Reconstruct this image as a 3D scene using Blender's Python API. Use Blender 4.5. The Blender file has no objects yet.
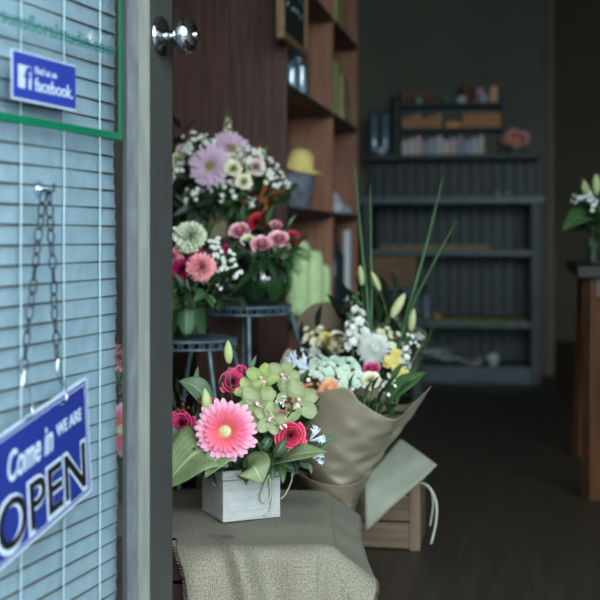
import bpy, math, random
from mathutils import Vector, Matrix, Quaternion
PI = math.pi
rnd = random.Random(7)
sc = bpy.context.scene
COL = sc.collection

# ------------------------------------------------------------------ camera
FPX, HOR, CH = 1250.0, 235.0, 0.78
cd = bpy.data.cameras.new('camera'); cam = bpy.data.objects.new('camera', cd); COL.objects.link(cam)
cd.sensor_width = 24; cd.sensor_height = 24; cd.sensor_fit = 'HORIZONTAL'; cd.lens = 24 * FPX / 600
cd.shift_y = -(300 - HOR) / 600.0
cam.location = (0, 0, CH); cam.rotation_euler = (PI / 2, 0, 0)
cd.dof.use_dof = True; cd.dof.focus_distance = 2.16; cd.dof.aperture_fstop = 2.8
cd.clip_start = 0.05; cd.clip_end = 100
sc.camera = cam
# ------------------------------------------------------------------ world (overcast daylight in the street)
w = bpy.data.worlds.new('world'); sc.world = w; w.use_nodes = True
nt = w.node_tree; nt.nodes.clear()
out = nt.nodes.new('ShaderNodeOutputWorld'); bg = nt.nodes.new('ShaderNodeBackground')
tc = nt.nodes.new('ShaderNodeTexCoord'); sp = nt.nodes.new('ShaderNodeSeparateXYZ')
cr = nt.nodes.new('ShaderNodeValToRGB')
cr.color_ramp.elements[0].position = 0.0; cr.color_ramp.elements[0].color = (0.06, 0.07, 0.075, 1)
cr.color_ramp.elements[1].position = 1.0; cr.color_ramp.elements[1].color = (0.84, 0.93, 1.0, 1)
e = cr.color_ramp.elements.new(0.5); e.color = (0.10, 0.12, 0.125, 1)
e = cr.color_ramp.elements.new(0.56); e.color = (0.72, 0.80, 0.85, 1)
ma = nt.nodes.new('ShaderNodeMath'); ma.operation = 'MULTIPLY_ADD'; ma.inputs[1].default_value = 0.5; ma.inputs[2].default_value = 0.5
nt.links.new(tc.outputs['Generated'], sp.inputs[0]); nt.links.new(sp.outputs[2], ma.inputs[0])
nt.links.new(ma.outputs[0], cr.inputs[0]); nt.links.new(cr.outputs[0], bg.inputs[0]); nt.links.new(bg.outputs[0], out.inputs[0])
bg.inputs[1].default_value = 2.9
# soft overcast sky above the street, in front of the shop
al = bpy.data.lights.new('sky_light', 'AREA'); al.shape = 'RECTANGLE'; al.size = 5.0; al.size_y = 3.0; al.energy = 285; al.color = (0.93, 1.0, 0.985)
ao = bpy.data.objects.new('sky_light', al); COL.objects.link(ao)
ao.location = (2.0, -3.2, 2.4)
ao.rotation_euler = (Vector((-0.1, 3.0, 0.5)) - Vector((2.0, -3.2, 2.4))).to_track_quat('-Z', 'Y').to_euler()
vs = sc.view_settings
vs.view_transform = 'Standard'; vs.look = 'None'; vs.gamma = 1; vs.use_curve_mapping = False; vs.exposure = 1.0
sc.cycles.max_bounces = 8; sc.cycles.transparent_max_bounces = 16

# ------------------------------------------------------------------ helpers
ALB = [0.70]                        # albedo scale used while a family of materials is defined
def lin(c):
    r = []
    for v in c[:3]:
        v = v / 255.0
        r.append((v / 12.92 if v <= 0.04045 else ((v + 0.055) / 1.055) ** 2.4) * ALB[0])
    return (r[0], r[1], r[2], 1)
def P(px, py, Y): return Vector(((px - 300) / FPX * Y, Y, CH - (py - HOR) / FPX * Y))

def mat(name, rgb, rough=0.6, metal=0.0, rgb2=None, scale=12.0, stretch=(1, 1, 1), bump=0.0, bscale=None, trans=0.0, spec=0.4, coord='Object', detail=3.0, lo=0.35, hi=0.65):
    m = bpy.data.materials.new(name); m.use_nodes = True
    n = m.node_tree.nodes; l = m.node_tree.links
    b = n['Principled BSDF']; o = n['Material Output']
    b.inputs['Base Color'].default_value = lin(rgb); b.inputs['Roughness'].default_value = rough
    b.inputs['Metallic'].default_value = metal; b.inputs['Specular IOR Level'].default_value = spec
    colour = None
    if rgb2 or bump:
        t = n.new('ShaderNodeTexCoord'); mp = n.new('ShaderNodeMapping'); mp.inputs['Scale'].default_value = stretch
        l.new(t.outputs[coord], mp.inputs[0])
    if rgb2:
        nz = n.new('ShaderNodeTexNoise'); nz.inputs['Scale'].default_value = scale; nz.inputs['Detail'].default_value = detail
        l.new(mp.outputs[0], nz.inputs['Vector'])
        r = n.new('ShaderNodeValToRGB'); r.color_ramp.elements[0].position = lo; r.color_ramp.elements[1].position = hi
        r.color_ramp.elements[0].color = lin(rgb); r.color_ramp.elements[1].color = lin(rgb2)
        l.new(nz.outputs[0], r.inputs[0]); l.new(r.outputs[0], b.inputs['Base Color']); colour = r.outputs[0]
    if bump:
        nb = n.new('ShaderNodeTexNoise'); nb.inputs['Scale'].default_value = bscale or scale * 4; nb.inputs['Detail'].default_value = 3
        l.new(mp.outputs[0], nb.inputs['Vector'])
        bp = n.new('ShaderNodeBump'); bp.inputs['Strength'].default_value = bump; bp.inputs['Distance'].default_value = 0.004
        l.new(nb.outputs[0], bp.inputs['Height']); l.new(bp.outputs[0], b.inputs['Normal'])
    if trans:
        add_trans(m, trans, colour, rgb)
    return m
def add_trans(m, trans, colour, rgb):
    n = m.node_tree.nodes; l = m.node_tree.links; b = n['Principled BSDF']; o = n['Material Output']
    tr = n.new('ShaderNodeBsdfTranslucent'); mx = n.new('ShaderNodeMixShader'); mx.inputs[0].default_value = trans
    if colour is not None: l.new(colour, tr.inputs[0])
    else: tr.inputs[0].default_value = lin(rgb)
    l.new(b.outputs[0], mx.inputs[1]); l.new(tr.outputs[0], mx.inputs[2]); l.new(mx.outputs[0], o.inputs[0])
def radial_mat(name, stops, rough=0.6, trans=0.2):
    """colour that belongs to the petal by its distance from the flower's centre; stops: (radius m, rgb)"""
    m = bpy.data.materials.new(name); m.use_nodes = True
    n = m.node_tree.nodes; l = m.node_tree.links; b = n['Principled BSDF']
    t = n.new('ShaderNodeTexCoord'); ln = n.new('ShaderNodeVectorMath'); ln.operation = 'LENGTH'
    l.new(t.outputs['Object'], ln.inputs[0])
    R = stops[-1][0]; mul = n.new('ShaderNodeMath'); mul.operation = 'DIVIDE'; mul.inputs[1].default_value = R
    l.new(ln.outputs['Value'], mul.inputs[0])
    r = n.new('ShaderNodeValToRGB'); els = r.color_ramp.elements
    els[0].position = stops[0][0] / R; els[0].color = lin(stops[0][1]); els[1].position = 1; els[1].color = lin(stops[-1][1])
    for s in stops[1:-1]:
        q = els.new(s[0] / R); q.color = lin(s[1])
    l.new(mul.outputs[0], r.inputs[0]); l.new(r.outputs[0], b.inputs['Base Color']); b.inputs['Roughness'].default_value = rough
    b.inputs['Specular IOR Level'].default_value = 0.25
    add_trans(m, trans, r.outputs[0], stops[0][1])
    return m
def leaf_mat(name, rgb, rgb2, rough=0.45, trans=0.15, veins=14, vein_rgb=None):
    m = bpy.data.materials.new(name); m.use_nodes = True
    n = m.node_tree.nodes; l = m.node_tree.links; b = n['Principled BSDF']
    uv = n.new('ShaderNodeTexCoord'); s = n.new('ShaderNodeSeparateXYZ'); l.new(uv.outputs['UV'], s.inputs[0])
    wv = n.new('ShaderNodeMath'); wv.operation = 'MULTIPLY'; wv.inputs[1].default_value = veins * 2 * PI; l.new(s.outputs[1], wv.inputs[0])
    sn = n.new('ShaderNodeMath'); sn.operation = 'SINE'; l.new(wv.outputs[0], sn.inputs[0])
    nz = n.new('ShaderNodeTexNoise'); nz.inputs['Scale'].default_value = 30; l.new(uv.outputs['Object'], nz.inputs['Vector'])
    ad = n.new('ShaderNodeMath'); ad.operation = 'MULTIPLY_ADD'; ad.inputs[1].default_value = 0.12; l.new(sn.outputs[0], ad.inputs[0]); l.new(nz.outputs[0], ad.inputs[2])
    r = n.new('ShaderNodeValToRGB'); r.color_ramp.elements[0].position = 0.3; r.color_ramp.elements[1].position = 0.7
    r.color_ramp.elements[0].color = lin(rgb); r.color_ramp.elements[1].color = lin(rgb2); l.new(ad.outputs[0], r.inputs[0])
    # pale midrib
    d = n.new('ShaderNodeMath'); d.operation = 'SUBTRACT'; d.inputs[1].default_value = 0.5; l.new(s.outputs[1], d.inputs[0])
    ab = n.new('ShaderNodeMath'); ab.operation = 'ABSOLUTE'; l.new(d.outputs[0], ab.inputs[0])
    lt = n.new('ShaderNodeMath'); lt.operation = 'LESS_THAN'; lt.inputs[1].default_value = 0.03; l.new(ab.outputs[0], lt.inputs[0])
    mx = n.new('ShaderNodeMix'); mx.data_type = 'RGBA'; l.new(lt.outputs[0], mx.inputs[0]); l.new(r.outputs[0], mx.inputs[6]); mx.inputs[7].default_value = lin(vein_rgb or [min(255, c + 35) for c in rgb2])
    l.new(mx.outputs[2], b.inputs['Base Color']); b.inputs['Roughness'].default_value = rough
    b.inputs['Specular IOR Level'].default_value = 0.4
    add_trans(m, trans, mx.outputs[2], rgb)
    return m
def glass_mat(name, tint=(235, 245, 245), gloss=0.05, fres=1.45, rough=0.02):
    keep = ALB[0]; ALB[0] = 1.0
    m = bpy.data.materials.new(name); m.use_nodes = True
    n = m.node_tree.nodes; l = m.node_tree.links; n.remove(n['Principled BSDF']); o = n['Material Output']
    t = n.new('ShaderNodeBsdfTransparent'); t.inputs[0].default_value = lin(tint)
    g = n.new('ShaderNodeBsdfGlossy'); g.inputs['Roughness'].default_value = rough
    f = n.new('ShaderNodeFresnel'); f.inputs[0].default_value = fres
    a = n.new('ShaderNodeMath'); a.operation = 'ADD'; a.inputs[1].default_value = gloss; a.use_clamp = True; l.new(f.outputs[0], a.inputs[0])
    ge = n.new('ShaderNodeNewGeometry'); iv = n.new('ShaderNodeMath'); iv.operation = 'SUBTRACT'; iv.inputs[0].default_value = 1.0; l.new(ge.outputs['Backfacing'], iv.inputs[1])
    ml = n.new('ShaderNodeMath'); ml.operation = 'MULTIPLY'; l.new(a.outputs[0], ml.inputs[0]); l.new(iv.outputs[0], ml.inputs[1]); a = ml
    mx = n.new('ShaderNodeMixShader'); l.new(a.outputs[0], mx.inputs[0]); l.new(t.outputs[0], mx.inputs[1]); l.new(g.outputs[0], mx.inputs[2]); l.new(mx.outputs[0], o.inputs[0]); ALB[0] = keep
    return m

MW = {}
class MB:
    def __init__(s): s.v = []; s.f = []; s.m = []; s.uv = []
    def face(s, idx, mi=0, uv=None):
        s.f.append(tuple(idx)); s.m.append(mi); s.uv.append(uv)
    def add(s, other, M=None, mi=None):
        k = len(s.v); s.v += [(M @ Vector(p)) if M else p for p in other.v]
        for f, m_, u in zip(other.f, other.m, other.uv): s.f.append(tuple(i + k for i in f)); s.m.append(m_ if mi is None else mi); s.uv.append(u)
    def box(s, c, size, mi=0, M=None):
        x, y, z = [q / 2 for q in size]; k = len(s.v)
        for a, b, d in ((-1, -1, -1), (1, -1, -1), (1, 1, -1), (-1, 1, -1), (-1, -1, 1), (1, -1, 1), (1, 1, 1), (-1, 1, 1)):
            p = Vector((c[0] + a * x, c[1] + b * y, c[2] + d * z)); s.v.append(M @ p if M else p)
        for q in ((0, 3, 2, 1), (4, 5, 6, 7), (0, 1, 5, 4), (1, 2, 6, 5), (2, 3, 7, 6), (3, 0, 4, 7)): s.face([k + i for i in q], mi)
    def box2(s, a, b, mi=0, M=None): s.box([(a[i] + b[i]) / 2 for i in range(3)], [abs(b[i] - a[i]) for i in range(3)], mi, M)
    def grid(s, pts, nu, nv, mi=0, closev=False):
        """pts[i][j], i<nu, j<nv"""
        k = len(s.v)
        for row in pts:
            s.v += [Vector(p) for p in row]
        for i in range(nu - 1):
            for j in range(nv - (0 if closev else 1)):
                j2 = (j + 1) % nv
                a, b, c, d = k + i * nv + j, k + i * nv + j2, k + (i + 1) * nv + j2, k + (i + 1) * nv + j
                U = [(i / (nu - 1), j / (nv - 1)), (i / (nu - 1), (j + 1) / (nv - 1)), ((i + 1) / (nu - 1), (j + 1) / (nv - 1)), ((i + 1) / (nu - 1), j / (nv - 1))]
                s.face((a, b, c, d), mi, U)
    def tube(s, pts, r, n=6, mi=0, caps=True):
        pts = [Vector(p) for p in pts]; rs = r if isinstance(r, (list, tuple)) else [r] * len(pts); rows = []
        up = None
        for i, p in enumerate(pts):
            t = (pts[min(i + 1, len(pts) - 1)] - pts[max(i - 1, 0)]).normalized()
            if up is None: up = t.orthogonal().normalized()
            up = (up - t * up.dot(t)); up = up.normalized() if up.length > 1e-6 else t.orthogonal().normalized()
            sd = t.cross(up)
            rows.append([p + (up * math.cos(2 * PI * j / n) + sd * math.sin(2 * PI * j / n)) * rs[i] for j in range(n)])
        k = len(s.v); s.grid(rows, len(rows), n, mi, closev=True)
        if caps:
            s.face([k + j for j in range(n)][::-1], mi); s.face([k + (len(rows) - 1) * n + j for j in range(n)], mi)
    def lathe(s, prof, n=20, mi=0, M=None, lob=None):
        rows = []
        for (r, z) in prof:
            row = []
            for j in range(n):
                a = 2 * PI * j / n; rr = r * (lob(a, z) if lob else 1)
                p = Vector((rr * math.cos(a), rr * math.sin(a), z)); row.append(M @ p if M else p)
            rows.append(row)
        k = len(s.v); s.grid(rows, len(rows), n, mi, closev=True)
        if prof[0][0] > 1e-5: s.face([k + j for j in range(n)][::-1], mi)
        if prof[-1][0] > 1e-5: s.face([k + (len(rows) - 1) * n + j for j in range(n)], mi)
    def ball(s, c, r, n=8, mi=0, sq=(1, 1, 1)):
        h = max(4, n // 2 + 1)
        M = Matrix.Translation(c) @ Matrix.Diagonal((sq[0], sq[1], sq[2], 1))
        s.lathe([(r * math.sin(PI * i / h) if 0 < i < h else 1e-6, -r * math.cos(PI * i / h)) for i in range(h + 1)], n, mi, M)
    def mesh(s, name, mats, smooth=True, W=None):
        me = bpy.data.meshes.new(name)
        vv = [W @ Vector(p) for p in s.v] if W else s.v
        me.from_pydata([tuple(p) for p in vv], [], s.f)
        for m_ in (mats if isinstance(mats, (list, tuple)) else [mats]): me.materials.append(m_)
        me.polygons.foreach_set('material_index', s.m)
        me.polygons.foreach_set('use_smooth', [smooth] * len(s.f))
        if any(u for u in s.uv):
            ul = me.uv_layers.new(name='UVMap'); i = 0
            for f, u in zip(s.f, s.uv):
                for c in range(len(f)):
                    if u: ul.data[i].uv = u[c]
                    i += 1
        me.update()
        return me
def tag(o, label=None, cat=None, group=None, kind=None):
    if label: o['label'] = label
    if cat: o['category'] = cat
    if group: o['group'] = group
    if kind: o['kind'] = kind
    return o
def thing(name, label, cat, loc=(0, 0, 0), rz=0.0, group=None):
    o = bpy.data.objects.new(name, None); COL.objects.link(o); o.empty_display_size = 0.02
    o.location = loc; o.rotation_euler = (0, 0, rz); MW[o] = Matrix.Translation(loc) @ Matrix.Rotation(rz, 4, 'Z')
    return tag(o, label, cat, group)
def obj(name, mb, mats, parent=None, world=False, smooth=False, bevel=0, label=None, solid=0, loc=None, rz=0.0, M=None, sub=0):
    W = MW[parent].inverted() if (world and parent is not None) else None
    me = mb if isinstance(mb, bpy.types.Mesh) else mb.mesh(name, mats, smooth, W)
    o = bpy.data.objects.new(name, me); COL.objects.link(o)
    if parent is not None: o.parent = parent; 
    base = MW[parent] if parent is not None else Matrix.Identity(4)
    L = Matrix.Identity(4)
    if loc is not None: L = Matrix.Translation(loc) @ Matrix.Rotation(rz, 4, 'Z')
    if M is not None: L = M
    o.matrix_local = L; MW[o] = base @ L
    if sub: q = o.modifiers.new('sub', 'SUBSURF'); q.levels = sub; q.render_levels = sub
    if solid: q = o.modifiers.new('solid', 'SOLIDIFY'); q.thickness = solid; q.offset = 0
    if bevel: q = o.modifiers.new('bevel', 'BEVEL'); q.width = bevel; q.segments = 2; q.limit_method = 'ANGLE'; q.angle_limit = 0.6
    if label: o['label'] = label
    return o
def solo(name, mb, mats, label, cat, group=None, **k):
    return tag(obj(name, mb, mats, **k), label, cat, group)
def struct(name, mb, mats, **k):
    o = obj(name, mb, mats, **k); o['kind'] = 'structure'; return o
def bez(a, b, c, d, n=8):
    a, b, c, d = map(Vector, (a, b, c, d)); r = []
    for i in range(n + 1):
        t = i / n; r.append(a * (1 - t) ** 3 + b * 3 * t * (1 - t) ** 2 + c * 3 * t * t * (1 - t) + d * t ** 3)
    return r
def crom(pts, n=6, closed=False):
    pts = [Vector(p) for p in pts]; N = len(pts); r = []
    rng = range(N) if closed else range(N - 1)
    for i in rng:
        if closed: p0, p1, p2, p3 = pts[i - 1], pts[i], pts[(i + 1) % N], pts[(i + 2) % N]
        else: p0, p1, p2, p3 = pts[max(i - 1, 0)], pts[i], pts[i + 1], pts[min(i + 2, N - 1)]
        for k in range(n):
            t = k / n
            r.append(0.5 * ((2 * p1) + (p2 - p0) * t + (2 * p0 - 5 * p1 + 4 * p2 - p3) * t * t + (3 * p1 - p0 - 3 * p2 + p3) * t ** 3))
    if not closed: r.append(pts[-1])
    return r
def text_mb(body, height, extrude=0.0003, offset=0.0, shear=0.0, xscale=1.0, width=None):
    cu = bpy.data.curves.new('lettering', 'FONT'); cu.body = body; cu.size = 1; cu.extrude = extrude / height; cu.offset = offset; cu.shear = shear
    cu.resolution_u = 4
    t = bpy.data.objects.new('lettering', cu); COL.objects.link(t)
    bpy.context.view_layer.update()
    me = t.to_mesh(); mb = MB(); k = height
    w_ = max((v.co.x for v in me.vertices), default=1)
    xs = (width / w_ / k) if width else xscale
    mb.v = [Vector((v.co.x * k * xs, v.co.y * k, v.co.z * k)) for v in me.vertices]
    for p in me.polygons: mb.face(list(p.vertices))
    t.to_mesh_clear(); bpy.data.objects.remove(t); bpy.data.curves.remove(cu)
    return mb

YAW = -math.radians(10)
Ud = Vector((math.sin(math.radians(10)), math.cos(math.radians(10)), 0)); Vd = Vector((Ud.y, -Ud.x, 0))
O0 = Vector((-0.0437, 3.9, 0))
def R(b, a, z): return O0 + Vd * b + Ud * a + Vector((0, 0, z))     # room frame: b to the right, a into the depth
RM = Matrix.Translation(O0) @ Matrix.Rotation(YAW, 4, 'Z')

# ------------------------------------------------------------------ materials
def wood(name, c1, c2, axis=2, rough=0.5, sc_=7, bump=0.25):
    st = [9, 9, 9]; st[axis] = 0.7
    return mat(name, c1, rough, rgb2=c2, scale=sc_, stretch=tuple(st), bump=bump, bscale=sc_ * 2, detail=5, spec=0.35)
m_wallwood = wood('dark red brown boards', (54, 33, 28), (86, 52, 41), 2, 0.45)
m_shelfwood = wood('red brown shelf wood', (136, 88, 66), (170, 116, 90), 2, 0.5)
m_shelfh = wood('dark shelf board', (46, 32, 27), (66, 46, 38), 1, 0.5)
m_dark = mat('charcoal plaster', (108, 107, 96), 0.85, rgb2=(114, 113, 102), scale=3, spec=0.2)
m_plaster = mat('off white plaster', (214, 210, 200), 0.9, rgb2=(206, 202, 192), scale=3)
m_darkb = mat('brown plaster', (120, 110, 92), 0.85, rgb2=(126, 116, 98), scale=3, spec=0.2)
m_floor = mat('dark stained floor boards', (58, 52, 44), 0.45, rgb2=(72, 62, 52), scale=6, stretch=(8, 0.7, 1), bump=0.15, spec=0.35)
m_pave = mat('grey pavement', (120, 122, 120), 0.9, rgb2=(135, 136, 134), scale=14)
m_hutch = mat('blue black painted wood', (48, 61, 65), 0.5, rgb2=(58, 72, 77), scale=10, bump=0.1)
m_hutchtop = mat('slate blue paint with glimmer', (84, 102, 112), 0.4, rgb2=(70, 86, 96), scale=16)  # counter and shelves: bluish glimmer of daylight put into the paler colour
m_stile = mat('brown grey door paint', (64, 66, 67), 0.5, rgb2=(71, 73, 74), scale=18, stretch=(4, 4, 0.6), bump=0.2, bscale=120)
m_step = mat('pale lit door edge', (128, 132, 126), 0.6, rgb2=(114, 119, 114), scale=25, stretch=(3, 3, 0.5), bump=0.15)  # step face of the stile, with light from the front put into its colour
m_bead = mat('blue grey glazing bead', (94, 104, 110), 0.55, rgb2=(76, 84, 88), scale=30, stretch=(3, 3, 0.6), bump=0.3)
m_chrome = mat('polished steel', (205, 210, 214), 0.09, 1.0)
m_glass = glass_mat('door glass', (240, 248, 250), 0.0, 1.35)
m_blind = mat('pale blind fabric', (196, 208, 222), 0.8, rgb2=(210, 222, 236), scale=40, trans=0.2)
m_stick = mat('brown blind sticks', (104, 92, 80), 0.7, rgb2=(84, 76, 70), scale=60)
m_cord = mat('white cord', (232, 240, 242), 0.7)
m_green = mat('green vinyl', (4, 116, 82), 0.4)
m_teal = mat('teal green lettering', (20, 118, 110), 0.5)
m_blue = mat('royal blue sign', (46, 66, 168), 0.35)
m_navy = mat('deep blue sign', (36, 54, 140), 0.3)
m_pale = mat('pale blue white print', (196, 216, 236), 0.4)
m_black = mat('black print', (22, 24, 30), 0.4)
m_chain = mat('dark steel chain', (52, 62, 74), 0.4, 0.6)
m_clear = glass_mat('clear plastic', (224, 238, 244), 0.12, 1.5, 0.06)
m_hang = glass_mat('clear hanger plastic', (215, 232, 240), 0.45, 1.5, 0.15)
m_vase = glass_mat('clear vase glass', (244, 250, 247), 0.03, 1.45)
m_clearv = glass_mat('colourless glass', (246, 250, 250), 0.06, 1.45)
m_gvase = glass_mat('green bowl glass', (236, 246, 238), 0.05, 1.45)
m_bvase = glass_mat('blue grey jar glass', (232, 242, 248), 0.12, 1.45)
m_stand = mat('weathered blue grey metal', (70, 92, 106), 0.45, 0.3, rgb2=(104, 128, 140), scale=40, bump=0.15)
m_box = mat('white washed wood', (186, 190, 190), 0.65, rgb2=(170, 174, 175), scale=30, stretch=(1, 1, 5), bump=0.2)
m_cream = mat('cream timber', (150, 138, 112), 0.7, rgb2=(128, 116, 94), scale=20, stretch=(1, 1, 6))
m_kraft = mat('kraft paper', (178, 168, 146), 0.5, rgb2=(164, 152, 132), scale=10, bump=0.9, bscale=14, trans=0.1)
m_kraftd = mat('darker kraft paper', (146, 130, 110), 0.6, rgb2=(132, 118, 100), scale=10, bump=0.3, bscale=18)
m_linen = mat('grey linen paper', (156, 158, 142), 0.7, rgb2=(140, 143, 128), scale=14, stretch=(1, 1, 1), bump=0.25, bscale=30)
m_crate = wood('grey brown crate wood', (96, 78, 62), (134, 112, 92), 0, 0.6)
m_cratep = wood('pale crate post', (138, 116, 94), (120, 98, 80), 2, 0.6)
m_string = mat('pale jute string', (190, 190, 172), 0.8)
m_tablew = wood('red brown table wood', (78, 50, 32), (102, 66, 42), 2, 0.35, bump=0.1)
m_frame = wood('honey wood frame', (150, 122, 84), (124, 98, 66), 2, 0.5)
m_slate = mat('blackboard', (26, 30, 32), 0.7)
m_chalk = mat('chalk', (150, 172, 190), 0.9)
# burlap: woven threads from two crossed sine waves on the cloth's own UV
m_burlap = bpy.data.materials.new('grey green burlap'); m_burlap.use_nodes = True
def _burlap(m):
    n = m.node_tree.nodes; l = m.node_tree.links; b = n['Principled BSDF']; t = n.new('ShaderNodeTexCoord'); s = n.new('ShaderNodeSeparateXYZ')
    l.new(t.outputs['UV'], s.inputs[0]); wv = []
    for k, f in ((0, 2 * PI * 330), (1, 2 * PI * 370)):
        nz = n.new('ShaderNodeTexNoise'); nz.inputs['Scale'].default_value = 40; l.new(t.outputs['UV'], nz.inputs['Vector'])
        j = n.new('ShaderNodeMath'); j.operation = 'MULTIPLY_ADD'; j.inputs[1].default_value = 3.0
        a = n.new('ShaderNodeMath'); a.operation = 'MULTIPLY'; a.inputs[1].default_value = f; l.new(s.outputs[k], a.inputs[0])
        l.new(nz.outputs[0], j.inputs[0]); l.new(a.outputs[0], j.inputs[2])
        q = n.new('ShaderNodeMath'); q.operation = 'SINE'; l.new(j.outputs[0], q.inputs[0]); wv.append(q)
    mx = n.new('ShaderNodeMath'); mx.operation = 'ADD'; l.new(wv[0].outputs[0], mx.inputs[0]); l.new(wv[1].outputs[0], mx.inputs[1])
    n2 = n.new('ShaderNodeTexNoise'); n2.inputs['Scale'].default_value = 260; n2.inputs['Detail'].default_value = 4; l.new(t.outputs['UV'], n2.inputs['Vector'])
    ad = n.new('ShaderNodeMath'); ad.operation = 'MULTIPLY_ADD'; ad.inputs[1].default_value = 0.10; l.new(mx.outputs[0], ad.inputs[0]); l.new(n2.outputs[0], ad.inputs[2])
    r = n.new('ShaderNodeValToRGB'); r.color_ramp.elements[0].position = 0.2; r.color_ramp.elements[1].position = 0.8
    r.color_ramp.elements[0].color = lin((96, 92, 80)); r.color_ramp.elements[1].color = lin((166, 162, 146))
    l.new(ad.outputs[0], r.inputs[0]); l.new(r.outputs[0], b.inputs['Base Color']); b.inputs['Roughness'].default_value = 0.9; b.inputs['Specular IOR Level'].default_value = 0.15
    bp = n.new('ShaderNodeBump'); bp.inputs['Strength'].default_value = 0.7; bp.inputs['Distance'].default_value = 0.001
    l.new(ad.outputs[0], bp.inputs['Height']); l.new(bp.outputs[0], b.inputs['Normal'])
_burlap(m_burlap)

# ================================================================== SETTING
def rbox(name, lo, hi, m, **k):
    mb = MB(); mb.box2(lo, hi, 0); o = struct(name, mb, m, **k); o.matrix_local = RM; return o
f = MB(); f.box2((-0.5, -2.95, -0.1), (3.0, 6.2, 0)); fo = struct('floor', f, m_floor); fo.matrix_local = RM
g = MB(); g.box2((-6, -12, -0.14), (8, -2.95, -0.03)); go = struct('pavement', g, m_pave); go.matrix_local = RM
rbox('ceiling', (-0.5, -2.95, 2.7), (3.0, 6.2, 2.8), m_plaster)
rbox('wall_left', (-0.5, -2.95, 0), (-0.38, 3.4, 2.7), m_wallwood)
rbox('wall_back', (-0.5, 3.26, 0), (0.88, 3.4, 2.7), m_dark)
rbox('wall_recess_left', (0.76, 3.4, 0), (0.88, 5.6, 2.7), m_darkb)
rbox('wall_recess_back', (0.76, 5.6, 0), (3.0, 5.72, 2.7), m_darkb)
rbox('wall_right', (2.5, -2.95, 0), (2.62, 5.72, 2.7), m_plaster)
rbox('trim_1', (0.865, 3.235, 0), (0.905, 3.26, 2.7), m_darkb)
rbox('baseboard_recess', (0.88, 5.58, 0), (2.5, 5.6, 0.1), m_darkb)
m_facade = mat('grey painted front wall', (120, 122, 118), 0.8, rgb2=(130, 132, 127), scale=4)
wf = MB()
wf.box2((-0.5, -2.95, 0), (0.03, -2.85, 2.7)); wf.box2((0.03, -2.95, 2.2), (1.0, -2.85, 2.7))
wf.box2((1.0, -2.95, 0), (1.12, -2.85, 2.7)); wf.box2((1.12, -2.95, 0), (2.5, -2.85, 0.35)); wf.box2((1.12, -2.95, 2.4), (2.5, -2.85, 2.7))
wo = struct('wall_front', wf, m_facade); wo.matrix_local = RM
wn = MB()
for a, b in (((1.12, -2.93, 0.35), (1.16, -2.87, 2.4)), ((2.46, -2.93, 0.35), (2.5, -2.87, 2.4)), ((1.16, -2.93, 0.35), (2.46, -2.87, 0.39)), ((1.16, -2.93, 2.36), (2.46, -2.87, 2.4))): wn.box2(a, b)
wno = struct('window_1', wn, m_stile); wno.matrix_local = RM
wp = MB(); wp.box2((1.16, -2.903, 0.39), (2.46, -2.897, 2.36)); wpo = obj('window_pane', wp, m_glass); wpo.parent = wno; wpo['kind'] = 'structure'

# ------------------------------------------------------------------ the door, opened inwards
dd = Vector((0.312, 1, 0)).normalized(); dn = Vector((dd.y, -dd.x, 0)); DB = Vector((-0.207, 1.85, 0))
# local door frame: x = s along the door (to its free edge), y = -n (into the shop side), z up
DM = Matrix(((dd.x, -dn.x, 0, DB.x), (dd.y, -dn.y, 0, DB.y), (0, 0, 1, 0), (0, 0, 0, 1)))
def D(s, n, z): return DB + dd * s + dn * n + Vector((0, 0, z))
def dobj(name, mb, m, parent=None, **k):
    o = obj(name, mb, m, parent, **k)
    if parent is None: o.matrix_local = DM; MW[o] = DM
    return o
S_END, S_H = 0.046, -0.80            # free edge, hinge edge
GN = -0.0300                        # glass plane (n)
def L(s, n, z): return Vector((s, -n, z))
def sOf(px, n=None):                # where the sight line through column px meets the door plane n
    k = (px - 300) / FPX; b = D(0, GN if n is None else n, 0); Y = (b.x - b.y * dd.x / dd.y) / (k - dd.x / dd.y); return (Y - b.y) / dd.y, Y
def sz(px, py, n=None):
    s, Y = sOf(px, n); return s, CH - (py - HOR) / FPX * Y
door = MB()
def prism(mb, prof, z0, z1, mi=0):
    k = len(mb.v); n = len(prof)
    for z in (z0, z1):
        for s, nn in prof: mb.v.append(L(s, nn, z))
    for i in range(n):
        j = (i + 1) % n; mb.face((k + i, k + j, k + n + j, k + n + i), mi if not isinstance(mi, list) else mi[i])
    mb.face([k + i for i in range(n)][::-1], 0); mb.face([k + n + i for i in range(n)], 0)
Z0, Z1 = 0.02, 2.12
sa = -0.0375
prism(door, [(S_END, 0), (sa, 0), (sa, -0.0175), (sa - 0.0145, GN + 0.001), (sa - 0.0145, -0.036), (sa + 0.014, -0.036), (sa + 0.014, -0.05), (S_END, -0.05)], Z0, Z1, [0, 1, 2, 0, 0, 0, 0, 0])
prism(door, [(S_H + 0.1, 0), (S_H, 0), (S_H, -0.05), (S_H + 0.1, -0.05)], Z0, Z1, [0] * 4)
door.box2(L(S_H + 0.1, 0, Z0), L(sa, -0.05, Z0 + 0.12)); door.box2(L(S_H + 0.1, 0, Z1 - 0.1), L(sa, -0.05, Z1))
dr = struct('door_1', door, [m_stile, m_step, m_bead]); dr.matrix_local = DM; MW[dr] = DM
dr['label'] = 'brown grey painted shop door with a large glass pane, opened inwards'
gp = MB(); gp.box2(L(S_H + 0.09, GN + 0.0, Z0 + 0.1), L(sa - 0.008, GN - 0.005, Z1 - 0.09)); o = obj('glass_pane', gp, m_glass, dr); o['kind'] = 'structure'
gb = MB()   # green line painted round the shop sign on the pane
zb = CH + (HOR - 136.5) / FPX * 1.715
s_r = sOf(121.5)[0]
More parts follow.
